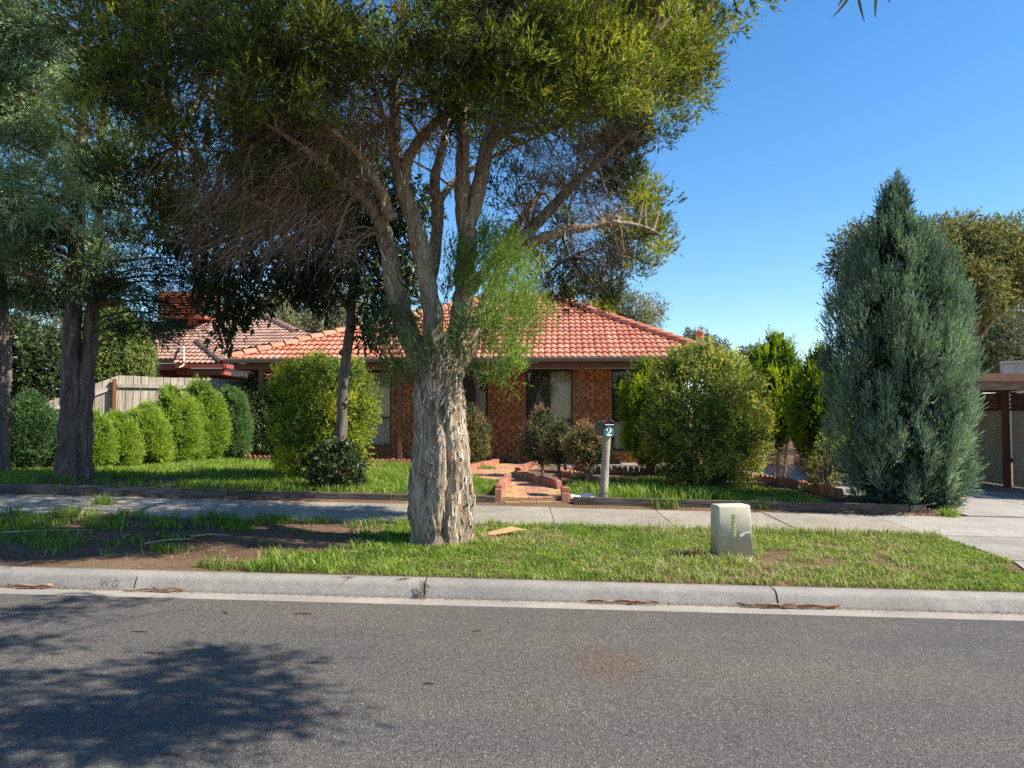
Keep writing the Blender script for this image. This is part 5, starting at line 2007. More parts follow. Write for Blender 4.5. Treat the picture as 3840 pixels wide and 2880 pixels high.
def far_trees():
    r = rng(300)

    def cloud(x0, x1, y0, y1, n, rd, seed, dz=2.5):
        q = rng(seed)
        return [(q.uniform(x0, x1), q.uniform(y0, y1), q.uniform(rd * .75, rd * 1.2), q.uniform(-dz, dz)) for _ in range(n)]
    far_tree('gum_tree', 'pale grey-green gum tree behind the low end of the tiled roof', cloud(1000, 1330, 1060, 1230, 16, 62, 1) + [(900, 1120, 60, 0), (960, 1190, 50, 0), (1330, 1120, 60, 0), (1260, 1010, 70, 0)], M['gumleaf'], 40, 301, n0=360, leaf=(.18, .05))
    far_tree('gum_tree', 'grey-green gum foliage between the cooler and the large dark leaves', cloud(760, 960, 1060, 1230, 8, 50, 2), M['far_leaf'], 46, 302, leaf=(.2, .06))
    far_tree('gum_tree', 'sparse gum tree beside the roof peak with open grey branches', [(2330, 1130, 52, 0), (2390, 1150, 55, 0), (2450, 1150, 45, 1), (2440, 1190, 40, 0), (2300, 1090, 55, 0), (2280, 1160, 50, 0), (2370, 1200, 40, 0), (2230, 1070, 55, 1), (2330, 1210, 40, 1)], M['gumleaf'], 38, 303, n0=300, leaf=(.16, .045))
    far_tree('wattle_tree', 'bright yellow flowering treetop just behind the roof peak', [(2240, 1160, 34, 0), (2215, 1150, 26, 0), (2272, 1168, 24, 0), (2140, 1080, 24, 0), (2110, 1100, 20, 0)], M['wattle'], 34, 304, leaf=(.12, .04), n0=500)
    far_tree('distant_tree', 'small round treetop behind the roof flue', [(2620, 1270, 40, 0), (2660, 1290, 42, 0), (2700, 1310, 36, 0), (2590, 1262, 26, 0), (2690, 1345, 40, 0), (2650, 1330, 40, 0), (2610, 1310, 40, 0)], M['far_leaf'], 55, 305, leaf=(.22, .08))
    far_tree('distant_tree', 'pale low treetop between the flue and the tall thuja', [(2810, 1330, 42, 0), (2840, 1320, 40, 0), (2790, 1370, 40, 0), (2850, 1360, 46, 0), (2800, 1420, 50, 0), (2880, 1380, 40, 0)], M['far_leaf'], 60, 306, leaf=(.24, .08))
    far_tree('distant_tree', 'sliver of treetop between the thujas and the blue conifer', [(3090, 1375, 40, 0), (3130, 1365, 42, 0), (3060, 1410, 44, 0), (3110, 1420, 50, 0)], M['far_leaf'], 58, 307, leaf=(.24, .08))
    big = [(3180, 930, 62, 0), (3150, 990, 55, 0), (3230, 880, 62, 0), (3240, 960, 70, 0), (3200, 1040, 60, 0), (3270, 1030, 70, 0)] + cloud(3480, 3900, 870, 1150, 34, 78, 8) + [(3530, 850, 55, 0), (3620, 850, 60, 0), (3720, 870, 60, 0), (3800, 860, 60, 0), (3560, 1000, 70, 0), (3700, 1050, 80, 0), (3860, 960, 80, 0)] + cloud(3300, 3480, 900, 1100, 8, 70, 18)
    far_tree('bronze_tree', 'broad olive and bronze tree crown rising behind the blue conifer', big, M['gumleaf_olive'], 30, 308, trunk=(3600, 0), n0=170, leaf=(.17, .06))
    far_tree('gum_tree', 'dark green trees low behind the carport roof', cloud(3560, 3900, 1180, 1380, 22, 66, 9), M['far_leaf'], 36, 309, leaf=(.15, .05), n0=330)
    far_tree('gum_tree', 'treetop behind the neighbouring house, seen through the cypress branches', cloud(-150, 460, 1000, 1350, 18, 80, 12), M['far_leaf'], 42, 310, leaf=(.2, .06), n0=200, tint=(.1, .6))


def overhead_gum():
    """street tree on the camera's side of the road; only a hanging leaf tip and its shadow come into view"""
    base = (2.2, -3.6, float(T(2.2, -3.6)))
    t = thing('overhanging_gum', 'gum leaves hanging into the top of the picture against the sky', 'tree', base)
    r = rng(401)
    br, fo = MB(), MB()
    l = [(2.2, -3.6, -.2), (2.3, -3.3, 2.2), (2.5, -2.4, 4.2), (2.6, -.8, 5.4), (2.3, 1.0, 5.9), (2.0, 2.6, 5.7)]
    br.tube(l, [.2, .17, .14, .10, .06, .03], 14, rough=.12, sub=6)
    tip = W(3205, -60, 5.0)
    br.tube([(2.0, 2.6, 5.7), (2.2, 4.0, 5.4), tip + np.array([0, 0, .5]), tip], [.014, .009, .005, .003], 6, sub=5)
    part(br, 'trunk', M['gum_bark'], t, True)
    # leafy masses whose shade falls on the road: placed up-sun of it
    s = np.array(sun_vec)
    spots = []
    for (px, py, h, rad) in ((720, 2470, 5.0, .26), (880, 2460, 5.1, .28), (1000, 2500, 5.1, .22), (620, 2560, 4.9, .3), (800, 2570, 5.0, .32), (950, 2590, 5.1, .26), (470, 2640, 4.8, .3), (640, 2680, 4.9, .32), (840, 2680, 5.0, .3), (1040, 2700, 5.0, .2), (1160, 2690, 5.0, .12), (300, 2720, 4.8, .3), (500, 2780, 4.8, .3), (700, 2790, 4.8, .26), (120, 2300, 5.3, .34), (40, 2420, 5.2, .34), (60, 2560, 5.0, .34), (150, 2700, 4.8, .3), (330, 2240, 5.4, .22), (520, 2255, 5.4, .14), (20, 2820, 4.7, .34)):
        g = G(px, py)
        spots.append((g + s * ((h - g[2]) / s[2]), rad))
    for c, rad in spots:
        n = int(230 * (rad / .4) ** 2) + 8
        P, dr_ = clump_points(c, rad * 1.12, n, r, .1, (1.4, .8, .4))
        A = norm(dr_ * .4 + np.array([-.7, .0, -.2]) + r.normal(size=(n, 3)) * .3)
        sprig_mesh(fo, P, A, .16, 4, .13, .024, .4, r, droop=.6, tint=(.2, .7), shape='kite')
        br2 = nearest(np.array(l[3:]), c)
        m = MB()
        m.tube([br2, (br2 + c) / 2 + np.array([0, 0, .2]), c], [.014, .010, .004], 5, cap=False, sub=3)
        part(m, 'branch', M['gum_bark'], t)
    for (px, py, dx, dz, L) in ((3205, -6, -.10, -.13, .19), (3210, -14, .04, -.2, .2), (3286, -10, .015, -.19, .15), (3178, -8, -.05, -.1, .09), (3322, -6, .04, -.12, .07)):
        p = W(px, py - 30, 5.0)
        d = norm(np.array([dx, r.normal(0, .03), dz]))
        sd = norm(np.cross(d, np.array([.2, 1, .1])))
        v, ws = [], [0, .35, .6, .5, .3, 0]
        cv = np.array([-.3, 0, 0]) * L * (1 if dx < 0 else -.3)
        for i_, w in enumerate(ws):
            tt = i_ / 5
            c = p + d * L * 1.25 * tt + cv * (tt - .5) ** 2
            v += [c - sd * w * .016, c + sd * w * .016]
        fo.add(v, quads=[(2 * q, 2 * q + 1, 2 * q + 3, 2 * q + 2) for q in range(5)], t4=.25)
    part(fo, 'crown', M['gumleaf'], t)


paperbark_tree()
cypress_tree()
edge_tree()
broadleaf_tree()
shrubs()
far_trees()
overhead_gum()

# ------------------------------------------------------------------ garden edging, path, small things


def timber_edging():
    r = rng(31)

    def run(label, x0, x1, h):
        t = thing('timber_edging', label, 'edging')
        x = x0
        while x < x1 - .05:
            L = min(2.38, x1 - x)
            a, b = XY(x, 11.15), XY(x + L, 11.15)
            dz = r.uniform(-.008, .008)
            za, zb = TV(x, 11.1), TV(x + L, 11.1)
            mb = MB()
            mb.beam((a[0], a[1], float(za) + h / 2 - .02 + dz), (b[0] - .008, b[1] + r.uniform(-.008, .008), float(zb) + h / 2 - .02 + dz + r.uniform(-.006, .006)), .075, h)
            me = bevelled(mb.mesh('sleeper'), .006, 1)
            obj('sleeper', me, M['sleeper'], t)
            x += L
    run('dark weathered timber sleeper edging along the left lawn', -16, W(1862, 0, 10.9)[0], .165)
    run('weathered timber sleeper edging from the letterbox to the blue conifer', W(2150, 0, 10.9)[0], W(3475, 0, 10.7)[0], .175)


def lay_bricks(label, pts, w, h, d, mat, scallop=False, name='edging_brick', seed=0, cat='edging', tname='brick_edging', gap=.006):
    """row of small bricks or scalloped pieces standing along a polyline on the ground"""
    r = rng(seed + 500)
    t = thing(tname, label, cat)
    pts = [np.asarray(p, float)[:2] for p in pts]
    if scallop:
        n = 8
        out = [(-w / 2, -.06), (w / 2, -.06), (w / 2, h - w * .42)] + [(math.cos(a) * w / 2, h - w * .42 + math.sin(a) * w * .5) for a in np.linspace(.15, math.pi - .15, n)] + [(-w / 2, h - w * .42)]
        m = len(out)
        mb = MB()
        f = [(x, -d / 2, z) for x, z in out]
        b = [(x, d / 2, z) for x, z in out]
        mb.add([(0, -d / 2, h * .4)] + f, tris=[(0, 1 + k, 1 + (k + 1) % m) for k in range(m)])
        mb.add([(0, d / 2, h * .4)] + b, tris=[(0, 1 + (k + 1) % m, 1 + k) for k in range(m)])
        mb.add(f + b, quads=[(k, m + k, m + (k + 1) % m, (k + 1) % m) for k in range(m)])
        me = mb.mesh('edging_piece')
    else:
        mb = MB()
        mb.box((-w / 2, -d / 2, -.06), (w / 2, d / 2, h))
        me = bevelled(mb.mesh('edging_brick'), .006, 1)
    me.materials.append(mat)
    for a, b in zip(pts[:-1], pts[1:]):
        L = np.linalg.norm(b - a)
        n = max(1, int(L / (w + gap)))
        e = (b - a) / L
        ang = math.atan2(e[1], e[0])
        for k in range(n):
            p = a + e * (k + .5) * L / n
            o = bpy.data.objects.new('edging_piece' if scallop else name, me)
            C.objects.link(o)
            o.parent = t
            o.location = (p[0], p[1], float(T(p[0], p[1])) + r.uniform(-.014, .012))
            o.rotation_euler = (r.normal(0, .05), r.normal(0, .035), ang + r.normal(0, .04))
    return t


def path():
    r = rng(33)
    poly = [G(*p)[:2] for p in ((1885, 1897), (1907, 1815), (1878, 1806), (1700, 1782), (1700, 1766), (1864, 1748), (1895, 1741), (2010, 1745), (1983, 1756), (1940, 1775), (1950, 1795), (2097, 1831), (2105, 1905))]
    poly[0] = np.array([poly[0][0], XY(0, 11.11)[1] - SKEW * poly[0][0]])
    poly[-1] = np.array([poly[-1][0], XY(0, 11.11)[1] - SKEW * poly[-1][0]])
    P = np.array(poly)

    def inside(x, y):
        c = False
        for i in range(len(P)):
            x1, y1 = P[i]
            x2, y2 = P[i - 1]
            if (y1 > y) != (y2 > y) and x < (x2 - x1) * (y - y1) / (y2 - y1) + x1: c = not c
        return c
    pt = bpy.data.objects.new('garden_path', None)
    C.objects.link(pt)
    struct(pt, 'garden path of red and yellow clay pavers from the footpath to the front door')
    zp = lambda x, y: float(T(x, max(y, 11.27 - SKEW * x) if y > 11.2 - SKEW * x else y)) + .022
    mr = {}
    for key in ('paver_red', 'paver_yellow'):
        mb = MB()
        mb.box((-.111, -.054, -.05), (.111, .054, 0))
        me = bevelled(mb.mesh('paver'), .004, 1)
        me.materials.append(M[key])
        mr[key] = me
    th = R(2)
    count = 0
    for j in range(-2, 80):
        for i in range(-30, 20):
            u, v = (i + (.5 if j % 2 else 0)) * .226, 11.06 + j * .112
            x, y = .35 + u * math.cos(th) - (v - 11) * math.sin(th) * .3, v + u * math.sin(th)
            if not inside(x, y): continue
            edge = not (inside(x - .26, y) and inside(x + .26, y))
            key = 'paver_yellow' if (edge and r.uniform() < .65) or r.uniform() < .16 or (y > 14.2 and x < -.05 and r.uniform() < .2) else 'paver_red'
            o = bpy.data.objects.new('paver', mr[key])
            C.objects.link(o)
            o.parent = pt
            o.location = (x, y, zp(x, y) + r.uniform(-.004, .004))
            o.rotation_euler = (r.normal(0, .012), -GRADE * -1 * 0 + GRADE + r.normal(0, .01), th + r.normal(0, .012))
            count += 1
            if count > 298: break
    # sand bed
    mb = MB()
    n = len(P)
    c = P.mean(0)
    tri = []
    from mathutils.geometry import tessellate_polygon
    tri = tessellate_polygon([[Vector((p[0], p[1], 0)) for p in P]])
    mb.add([(p[0], p[1], max(zp(p[0], p[1]) - .006, float(T(*p)) + .004) if False else zp(p[0], p[1]) - .010) for p in P], tris=[t for t in tri])
    mb.build('sand_bed', M['expansion'], pt)
    return P, inside


def edgings():
    g = lambda *p: G(*p)
    lay_bricks('row of upright red bricks on the left side of the path mouth', [g(1868, 1889), g(1905, 1812)], .075, .17, .10, M['path_brick'], seed=1)
    lay_bricks('low red brick edging from the front door towards the paperbark', [g(1690, 1783), g(1866, 1744)], .10, .15, .09, M['path_brick'], seed=2)
    lay_bricks('red brick edging on the right side of the path, under the standard bushes', [g(2100, 1838), g(1946, 1796), g(1940, 1778), g(2012, 1752)], .075, .15, .09, M['path_brick'], seed=3)
    lay_bricks('single red brick edging stub beside the right path mouth', [g(2122, 1898), g(2118, 1862)], .085, .16, .11, M['path_brick'], seed=4)
    lay_bricks('scalloped terracotta edging below the verandah on the lawn side', [g(905, 1731), g(1090, 1737), g(1600, 1747)], .11, .15, .04, M['terracotta'], True, seed=5, tname='scalloped_edging')
    lay_bricks('scalloped terracotta edging curving round the letterbox bed', [g(2122, 1762), g(2100, 1786), g(2190, 1800), g(2252, 1826), g(2322, 1860)], .075, .14, .04, M['terracotta'], True, seed=6, tname='scalloped_edging')
    lay_bricks('scalloped terracotta edging in front of the house behind the letterbox', [g(2150, 1772), g(2560, 1780), g(2720, 1786)], .11, .15, .04, M['terracotta'], True, seed=7, tname='scalloped_edging')
    lay_bricks('scalloped terracotta edging between the right lawn and the driveway thujas', [g(2740, 1797), g(2900, 1813), g(3160, 1868)], .11, .15, .04, M['terracotta'], True, seed=8, tname='scalloped_edging')
    # concrete beside the house and behind the right garden bed
    mb = MB()
    p = [g(2180, 1764), g(2560, 1772), g(2760, 1790), g(2900, 1806), g(3200, 1862), np.array([6.5, 12.6, 0]), np.array([6.5, 19.0, 0]), np.array([1.2, 18.95, 0])]
    prism(mb, [(q[0], q[1]) for q in p], lambda x, y: float(TV(min(x, 6.2), y + SKEW * x)) + .012, .08)
    struct(mb.build('side_path', M['slab']), 'pale concrete strip between the scalloped edging and the house')


def digit_two(mb, cx, cz, h, y):
    """an old style 2 with a ball end, hooked neck and thick foot, as a flat outline"""
    s = h
    cl = []
    for a in np.linspace(math.pi * 1.02, -.35 * math.pi, 16):
        cl.append((math.cos(a) * .255, .72 + math.sin(a) * .24))
    cl += [(.10, .45), (-.05, .30), (-.20, .16), (-.26, .09)]
    w = [.09] + list(np.linspace(.10, .16, 8)) + list(np.linspace(.16, .17, 7)) + [.16, .13, .11, .10]
    pts = np.array(cl)
    d = norm(np.gradient(pts, axis=0))
    nrm = np.stack([-d[:, 1], d[:, 0]], -1)
    w = np.array(w)[:len(pts)]
    L = pts + nrm * w[:, None] / 2
    Rr = pts - nrm * w[:, None] / 2
    v = []
    for a, b in zip(L, Rr):
        v += [(cx + a[0] * s, y, cz + a[1] * s), (cx + b[0] * s, y, cz + b[1] * s)]
    mb.add(v, quads=[(2 * k, 2 * k + 1, 2 * k + 3, 2 * k + 2) for k in range(len(pts) - 1)])
    bx = [(-.30, .0), (.27, .0), (.31, .19), (.25, .19), (.20, .15), (-.22, .15), (-.30, .07)]
    mb.add([(cx + a * s, y - .0006, cz + b * s) for a, b in bx], tris=[(0, k, k + 1) for k in range(1, 6)])
    ring = [(cx + (-.225 + math.cos(a) * .095) * s, y - .0004, cz + (.66 + math.sin(a) * .095) * s) for a in np.linspace(0, 2 * math.pi, 14)[:-1]]
    mb.add([(cx - .225 * s, y - .0004, cz + .66 * s)] + ring, tris=[(0, 1 + k, 1 + (k + 1) % 13) for k in range(13)])


def letterbox():
    D = 11.4
    b = W(2262, 1884, D)
    b[2] = float(T(b[0], b[1])) - .02
    t = thing('letterbox', 'black and green letterbox numbered 2 on a round grey timber post', 'letterbox', tuple(b))
    top = W(2276, 1632, D) - b
    mb = MB()
    mb.tube([(0, 0, -.1), (top[0] * .5, 0, top[2] * .5), (top[0], 0, top[2])], [.062, .060, .058], 18, rough=.03, sub=4)
    part_ = mb.build('post', M['post_timber'], t, True)
    # box, turned a little so that its left side shows
    w, dep = pxr(42, D) * 1.02, .36
    z0 = top[2] - .01
    zh = pxr(40, D)
    e = bpy.data.objects.new('box', None)
    ang = R(-9)
    body = MB()
    # profile: tapered bin with arched lid, extruded front to back
    hw0, hw1 = w * .42, w * .52
    prof = [(-hw0, 0), (hw0, 0), (hw1, zh * .82), (hw1, zh * 1.0), (w * .36, zh * 1.28), (w * .14, zh * 1.42), (-w * .14, zh * 1.42), (-w * .36, zh * 1.28), (-hw1, zh * 1.0), (-hw1, zh * .82)]
    m = len(prof)
    f = [(x, 0, z) for x, z in prof]
    bk = [(x, dep, z) for x, z in prof]
    body.add(f + bk, quads=[(k, (k + 1) % m, m + (k + 1) % m, m + k) for k in range(m)])
    body.add([(0, dep, zh * .6)] + bk, tris=[(0, 1 + (k + 1) % m, 1 + k) for k in range(m)])
    body.add([(0, .05, zh * .6)] + [(x * .96, .05, z * .98 + .002) for x, z in prof], tris=[(0, 1 + k, 1 + (k + 1) % m) for k in range(m)])
    bo = body.build('box', M['mail_grey'], t)
    bo.location = (top[0] + .015, -.12, z0)
    bo.rotation_euler = (0, 0, R(14))
    # green number plate on the front, white 2
    pl = MB()
    y = -.006
    pl.add([(-hw0 * 1.02, y, .0), (hw0 * 1.02, y, .0), (hw1 * .96, y, zh * .84), (-hw1 * .96, y, zh * .84)], quads=[(0, 1, 2, 3)])
    pl.add([(-hw0 * 1.02, y, .0), (hw0 * 1.02, y, .0), (hw0 * 1.02, .02, 0), (-hw0 * 1.02, .02, 0)], quads=[(0, 3, 2, 1)])
    pl.build('front_plate', M['mail_green'], bo)
    num = MB()
    digit_two(num, .0, zh * .02, zh * .80, y - .004)
    num.build('house_number', M['white_print'], bo)
    sl = MB()
    sl.box((-hw1 * .98, -.018, zh * .84), (hw1 * .98, .06, zh * 1.02))
    sl.build('slot_flap', M['mail_black'], bo)
    ar = MB()
    arc = [(x, -.03, z) for x, z in prof[2:9]]
    ar.tube(np.array([(x * 1.02, -.028, z * 1.01 + .004) for x, z in prof[3:9]]), [.007] * 6, 6, sub=3)
    ar.build('lid_rim', M['mail_black'], bo, True)
    ar = MB()
    ar.tube(np.array([(x * 1.03, dep * .5, z * 1.01 + .004) for x, z in prof[3:9]]), [.005] * 6, 6, sub=3)
    ar.build('lid_rim', M['mail_black'], bo, True)
    pp = MB()
    pp.box((-hw1 * .75, -.03, zh * 1.02), (hw1 * .75, .2, zh * 1.09))
    o = obj('newspaper', pp.mesh('newspaper'), M['paper'], bo)


def pillar_box():
    D = 7.72
    x0, x1 = W(2668, 0, D)[0], W(2798, 0, D)[0]
    b = np.array([(x0 + x1) / 2, D + .13, 0])
    b[2] = float(T(b[0], b[1]))
    t = thing('service_pillar', 'squat grey-beige plastic service pillar with green label standing in the verge grass', 'pillar', tuple(b), R(9))
    zt = W(2730, 1897, D)[2] - b[2]
    w = x1 - x0
    dp = .2
    bm = bmesh.new()
    vs = []
    for (z, k) in ((.045, 1.06), (zt, .98)):
        for (sx, sy) in ((-1, -1), (1, -1), (1, 1), (-1, 1)):
            vs.append(bm.verts.new((sx * w / 2 * k, sy * dp / 2 * k + (-.0 if z < .1 else .022), z)))
    for q in ((0, 1, 5, 4), (1, 2, 6, 5), (2, 3, 7, 6), (3, 0, 4, 7), (4, 5, 6, 7), (3, 2, 1, 0)):
        bm.faces.new([vs[k] for k in q])
    bmesh.ops.bevel(bm, geom=[e for e in bm.edges if not (e.verts[0].co.z < .1 and e.verts[1].co.z < .1)], offset=.022, segments=4, affect='EDGES', profile=.5)
    me = bpy.data.meshes.new('housing')
    bm.to_mesh(me)
    bm.free()
    for p in me.polygons: p.use_smooth = True
    o = obj('housing', me, M['pit_plastic'], t)
    mb = MB()
    mb.box((-w / 2 * .98, -dp / 2 * 1.0, -.1), (w / 2 * .98, dp / 2, .05))
    obj('plinth', bevelled(mb.mesh('plinth'), .012, 2), M['pale_concrete'], t)
    # label with a column of tiny dark characters
    f = lambda z: -dp / 2 * (1.06 - .08 * (z - .045) / (zt - .045)) + .022 * (z - .045) / (zt - .045)
    z0, z1 = zt * .44, zt * .84
    xc = -w * .03
    mb = MB()
    mb.add([(xc - .019, f(z0) - .004, z0), (xc + .015, f(z0) - .004, z0), (xc + .021, f(z1) - .004, z1), (xc - .013, f(z1) - .004, z1)], quads=[(0, 1, 2, 3)])
    mb.add([(xc - .019, f(z0) - .004, z0), (xc - .013, f(z1) - .004, z1), (xc - .013, f(z1) + .004, z1), (xc - .019, f(z0) + .004, z0)], quads=[(0, 1, 2, 3)])
    lb = mb.build('label', M['label_green'], t)
    mb = MB()
    r = rng(77)
    n = 8
    for k in range(n):
        z = z0 + (z1 - z0) * (k + .6) / (n + .2)
        xx = xc - .001 + .006 * (z - z0) / (z1 - z0) - .002
        y = f(z) - .0062
        for s in range(3):
            a, bb = r.uniform(-.008, .008), r.uniform(-.006, .006)
            mb.box((xx + a - .004, y, z + bb - .0015), (xx + a + .004, y + .0012, z + bb + .0015))
        mb.box((xx - .007, y, z - .007), (xx - .0045, y + .0012, z + .006))
    mb.build('label_print', M['ink'], lb)
    # pale scuff
    mb = MB()
    sc = [(.12 * w, .47), (.30 * w, .52), (.40 * w, .535), (.46 * w, .515), (.45 * w, .49), (.38 * w, .49), (.28 * w, .475), (.2 * w, .43), (.13 * w, .43)]
    mb.add([(x, f(z * zt) - .0015, z * zt) for x, z in sc], tris=[(0, k, k + 1) for k in range(1, len(sc) - 1)])
    mb.build('scuff', M['pale_concrete'], t)
    mb = MB()
    mb.add([(-w / 2 * 1.03 - .001, -.03, zt * .5), (-w / 2 * 1.03 - .001, .01, zt * .5), (-w / 2 * .995 - .001, .01, zt * .75), (-w / 2 * .995 - .001, -.03, zt * .75)], quads=[(0, 1, 2, 3)])
    mb.build('side_label', M['pale_concrete'], t)


def litter():
    r = rng(55)
    # flat piece of tan board on the grass
    g = G(1885, 2012)
    mb = MB()
    pr = [(-.20, -.02), (-.17, .06), (-.02, .10), (.10, .11), (.19, .02), (.27, -.01), (.26, -.03), (.16, -.035), (.02, -.06), (-.10, -.05)]
    n = len(pr)
    top = [(x, y, .012 + .02 * math.sin(x * 9)) for x, y in pr]
    bot = [(x, y, .002 + .02 * math.sin(x * 9)) for x, y in pr]
    mb.add([(0, .01, .02)] + top, tris=[(0, 1 + (k + 1) % n, 1 + k) for k in range(n)])
    mb.add(top + bot, quads=[(k, n + k, n + (k + 1) % n, (k + 1) % n)[::-1] for k in range(n)])
    o = mb.build('cardboard_scrap', M['cardboard'])
    o.location = (g[0], g[1], g[2] + .045)
    o.rotation_euler = (R(12), R(-3), 0)
    tag(o, 'torn tan piece of board lying on the grass right of the paperbark trunk', 'scrap')
    # rolled and folded junk mail by the letterbox
    labs = ['folded white junk mail nearest the letterbox post', 'crumpled coloured brochure in the bed beside the path', 'flat white paper at the front edge of the letterbox bed', 'small white paper scrap among the weeds by the path']
    for k, (px, py, w, l, mat) in enumerate(((2210, 1845, .13, .30, 'paper'), (2192, 1838, .12, .22, 'paper_red'), (2206, 1868, .16, .28, 'paper'), (2158, 1874, .08, .14, 'paper'))):
        g = G(px, py)
        mb = MB()
        nx = 10
        xs = np.linspace(-l / 2, l / 2, nx)
        prof = [(-w / 2, 0), (-w / 4, .02 + r.uniform(0, .02)), (0, .035), (w / 4, .02), (w / 2, .004)]
        v = [(x, y + .01 * math.sin(x * 30 + k), z + .012 * math.sin(x * 22 + y * 20 + k) + .014) for x in xs for y, z in prof]
        v2 = [(x, y, z - .012) for x, y, z in v]
        m = 5
        q = [(i * m + j, (i + 1) * m + j, (i + 1) * m + j + 1, i * m + j + 1) for i in range(nx - 1) for j in range(m - 1)]
        mb.add(v, quads=q)
        mb.add(v2, quads=[t[::-1] for t in q])
        o = mb.build('junk_mail', M[mat])
        o.location = (g[0], g[1], g[2] + .02)
        o.rotation_euler = (R(8), R(r.uniform(-6, 6)), R(r.uniform(-25, 25)))
        tag(o, labs[k], 'paper', 'junk mail by the letterbox')
    # bark strips lying in the gutter
    spots = [(600, 2191, .62, 0, 'bark_pale', 'long curled bark strip in the gutter left of the dry joint'),
             (640, 2193, .4, .1, 'bark_strip', 'short reddish bark strip lying under the long pale one'),
             (130, 2183, .5, -.1, 'bark_pale', 'pale bark piece in the gutter at the far left'),
             (170, 2181, .36, .5, 'bark_strip', 'curled bark shred on the pale gutter piece at the far left'),
             (2290, 2239, .55, .02, 'bark_strip', 'flat brown bark strip in the gutter below the letterbox'),
             (2345, 2241, .5, -.12, 'bark_pale', 'pale bark strip crossing the brown one in the gutter'),
             (2400, 2244, .34, .2, 'bark_strip', 'small red bark shred at the end of the gutter strip'),
             (2860, 2254, .6, .04, 'bark_strip', 'red bark strip heaped against the right kerb joint'),
             (2890, 2251, .4, -.25, 'bark_pale', 'pale bark shard standing in the heap by the right kerb joint'),
             (2930, 2257, .5, .1, 'bark_strip', 'thin bark strip trailing right from the kerb joint heap'),
             (2840, 2252, .35, .4, 'bark_pale', 'short bark shard on the left of the kerb joint heap'),
             (3040, 2264, .6, .02, 'bark_strip', 'long thin bark sliver in the gutter right of the heap')]
    for (px, py, L, a, mat, lab) in spots:
        g = G(px, py)
        mb = MB()
        n = 12
        v = []
        bend = r.uniform(-.05, .05)
        ph = r.uniform(0, 6)
        for i in range(n + 1):
            s = i / n - .5
            wd = .014 * (1 - (2 * s) ** 4) + .002
            cz = .012 + .012 * math.sin(s * 6 + ph) ** 2
            for (k, hz) in ((-1, .014), (-.4, .0), (.4, .0), (1, .014)):
                v.append((s * L * .8, bend * (s * 2) ** 2 + k * wd, cz + hz))
        mb.add(v, quads=[(i * 4 + k, i * 4 + 4 + k, i * 4 + 5 + k, i * 4 + 1 + k) for i in range(n) for k in range(3)])
        mb.add([(x, y, z - .004) for x, y, z in v], quads=[(i * 4 + k, i * 4 + 1 + k, i * 4 + 5 + k, i * 4 + 4 + k) for i in range(n) for k in range(3)])
        o = mb.build('bark_strip', M[mat])
        yy = XY(g[0], 6.50)[1]
        o.location = (g[0], yy + r.uniform(-.025, .01), -GRADE * g[0] + .008)
        o.rotation_euler = (0, GRADE, a * .35)
        tag(o, lab, 'bark', 'bark strips in the gutter')
    # sticks on the road
    for (px, py, L, a, lab) in ((525, 2375, .12, -.1, 'short dark stick on the road below the kerb lettering'), (563, 2454, .075, -.2, 'tiny dark twig on the road above the leaf shadow'), (845, 2303, .08, -.7, 'thin pale twig on the road left of the paperbark'),
                           (1135, 2307, .14, -.05, 'long thin pale twig on the road near the gutter'), (1610, 2571, .06, -.1, 'little twig on the road below the paperbark'), (640, 2838, .09, -.1, 'dark twig at the bottom edge of the road shadow'), (1790, 2372, .06, .2, 'short twig on the road right of the paperbark')):
        g = G(px, py)
        mb = MB()
        mb.tube([(-L / 2, 0, 0), (0, .006, .002), (L / 2, -.003, 0)], [.004, .005, .003], 6, sub=3)
        o = mb.build('stick', M['stick'])
        o.location = (g[0], g[1], g[2] + .011)
        o.rotation_euler = (0, 0, a)
        tag(o, lab, 'stick', 'sticks on the road')
    for (px, py, L, a, lab) in ((150, 2005, 1.0, .28, 'long pale stick among the grass at the far left verge'), (640, 2040, .5, .7, 'curved pale stick on the shaded bare verge'), (790, 2020, .4, .2, 'bent twig on the bare soil behind the kerb')):
        g = G(px, py)
        mb = MB()
        mb.tube([(-L / 2, 0, .02), (-L * .1, .02, .03), (L * .2, .05, .02), (L / 2, .03, .012)], [.008, .008, .006, .003], 6, sub=4)
        o = mb.build('stick', M['bark_pale'])
        o.location = (g[0], g[1], g[2] + .012)
        o.rotation_euler = (0, 0, a)
        tag(o, lab, 'stick', 'sticks on the verge')


def kerb_mark():
    cu = bpy.data.curves.new('kerb_lettering', 'FONT')
    cu.body = 'WG'
    cu.size = .085
    cu.space_character = 1.25
    cu.extrude = .0008
    tmp = bpy.data.objects.new('tmp', cu)
    C.objects.link(tmp)
    bpy.context.view_layer.update()
    me = bpy.data.meshes.new_from_object(tmp.evaluated_get(bpy.context.evaluated_depsgraph_get()))
    bpy.data.objects.remove(tmp)
    me.name = 'lettering'
    me.materials.clear()
    o = obj('lettering', me, M['kerb_mark'], KERB)
    x = W(392, 0, 6.5)[0]
    px, py = XY(x, 6.552)
    # the kerb face leans back
    o.location = (px, py - .003, -GRADE * x + .026)
    o.rotation_euler = (math.atan2(.062, .033), GRADE, -SKEW)
    o['label'] = 'letters WG scratched into the kerb face'


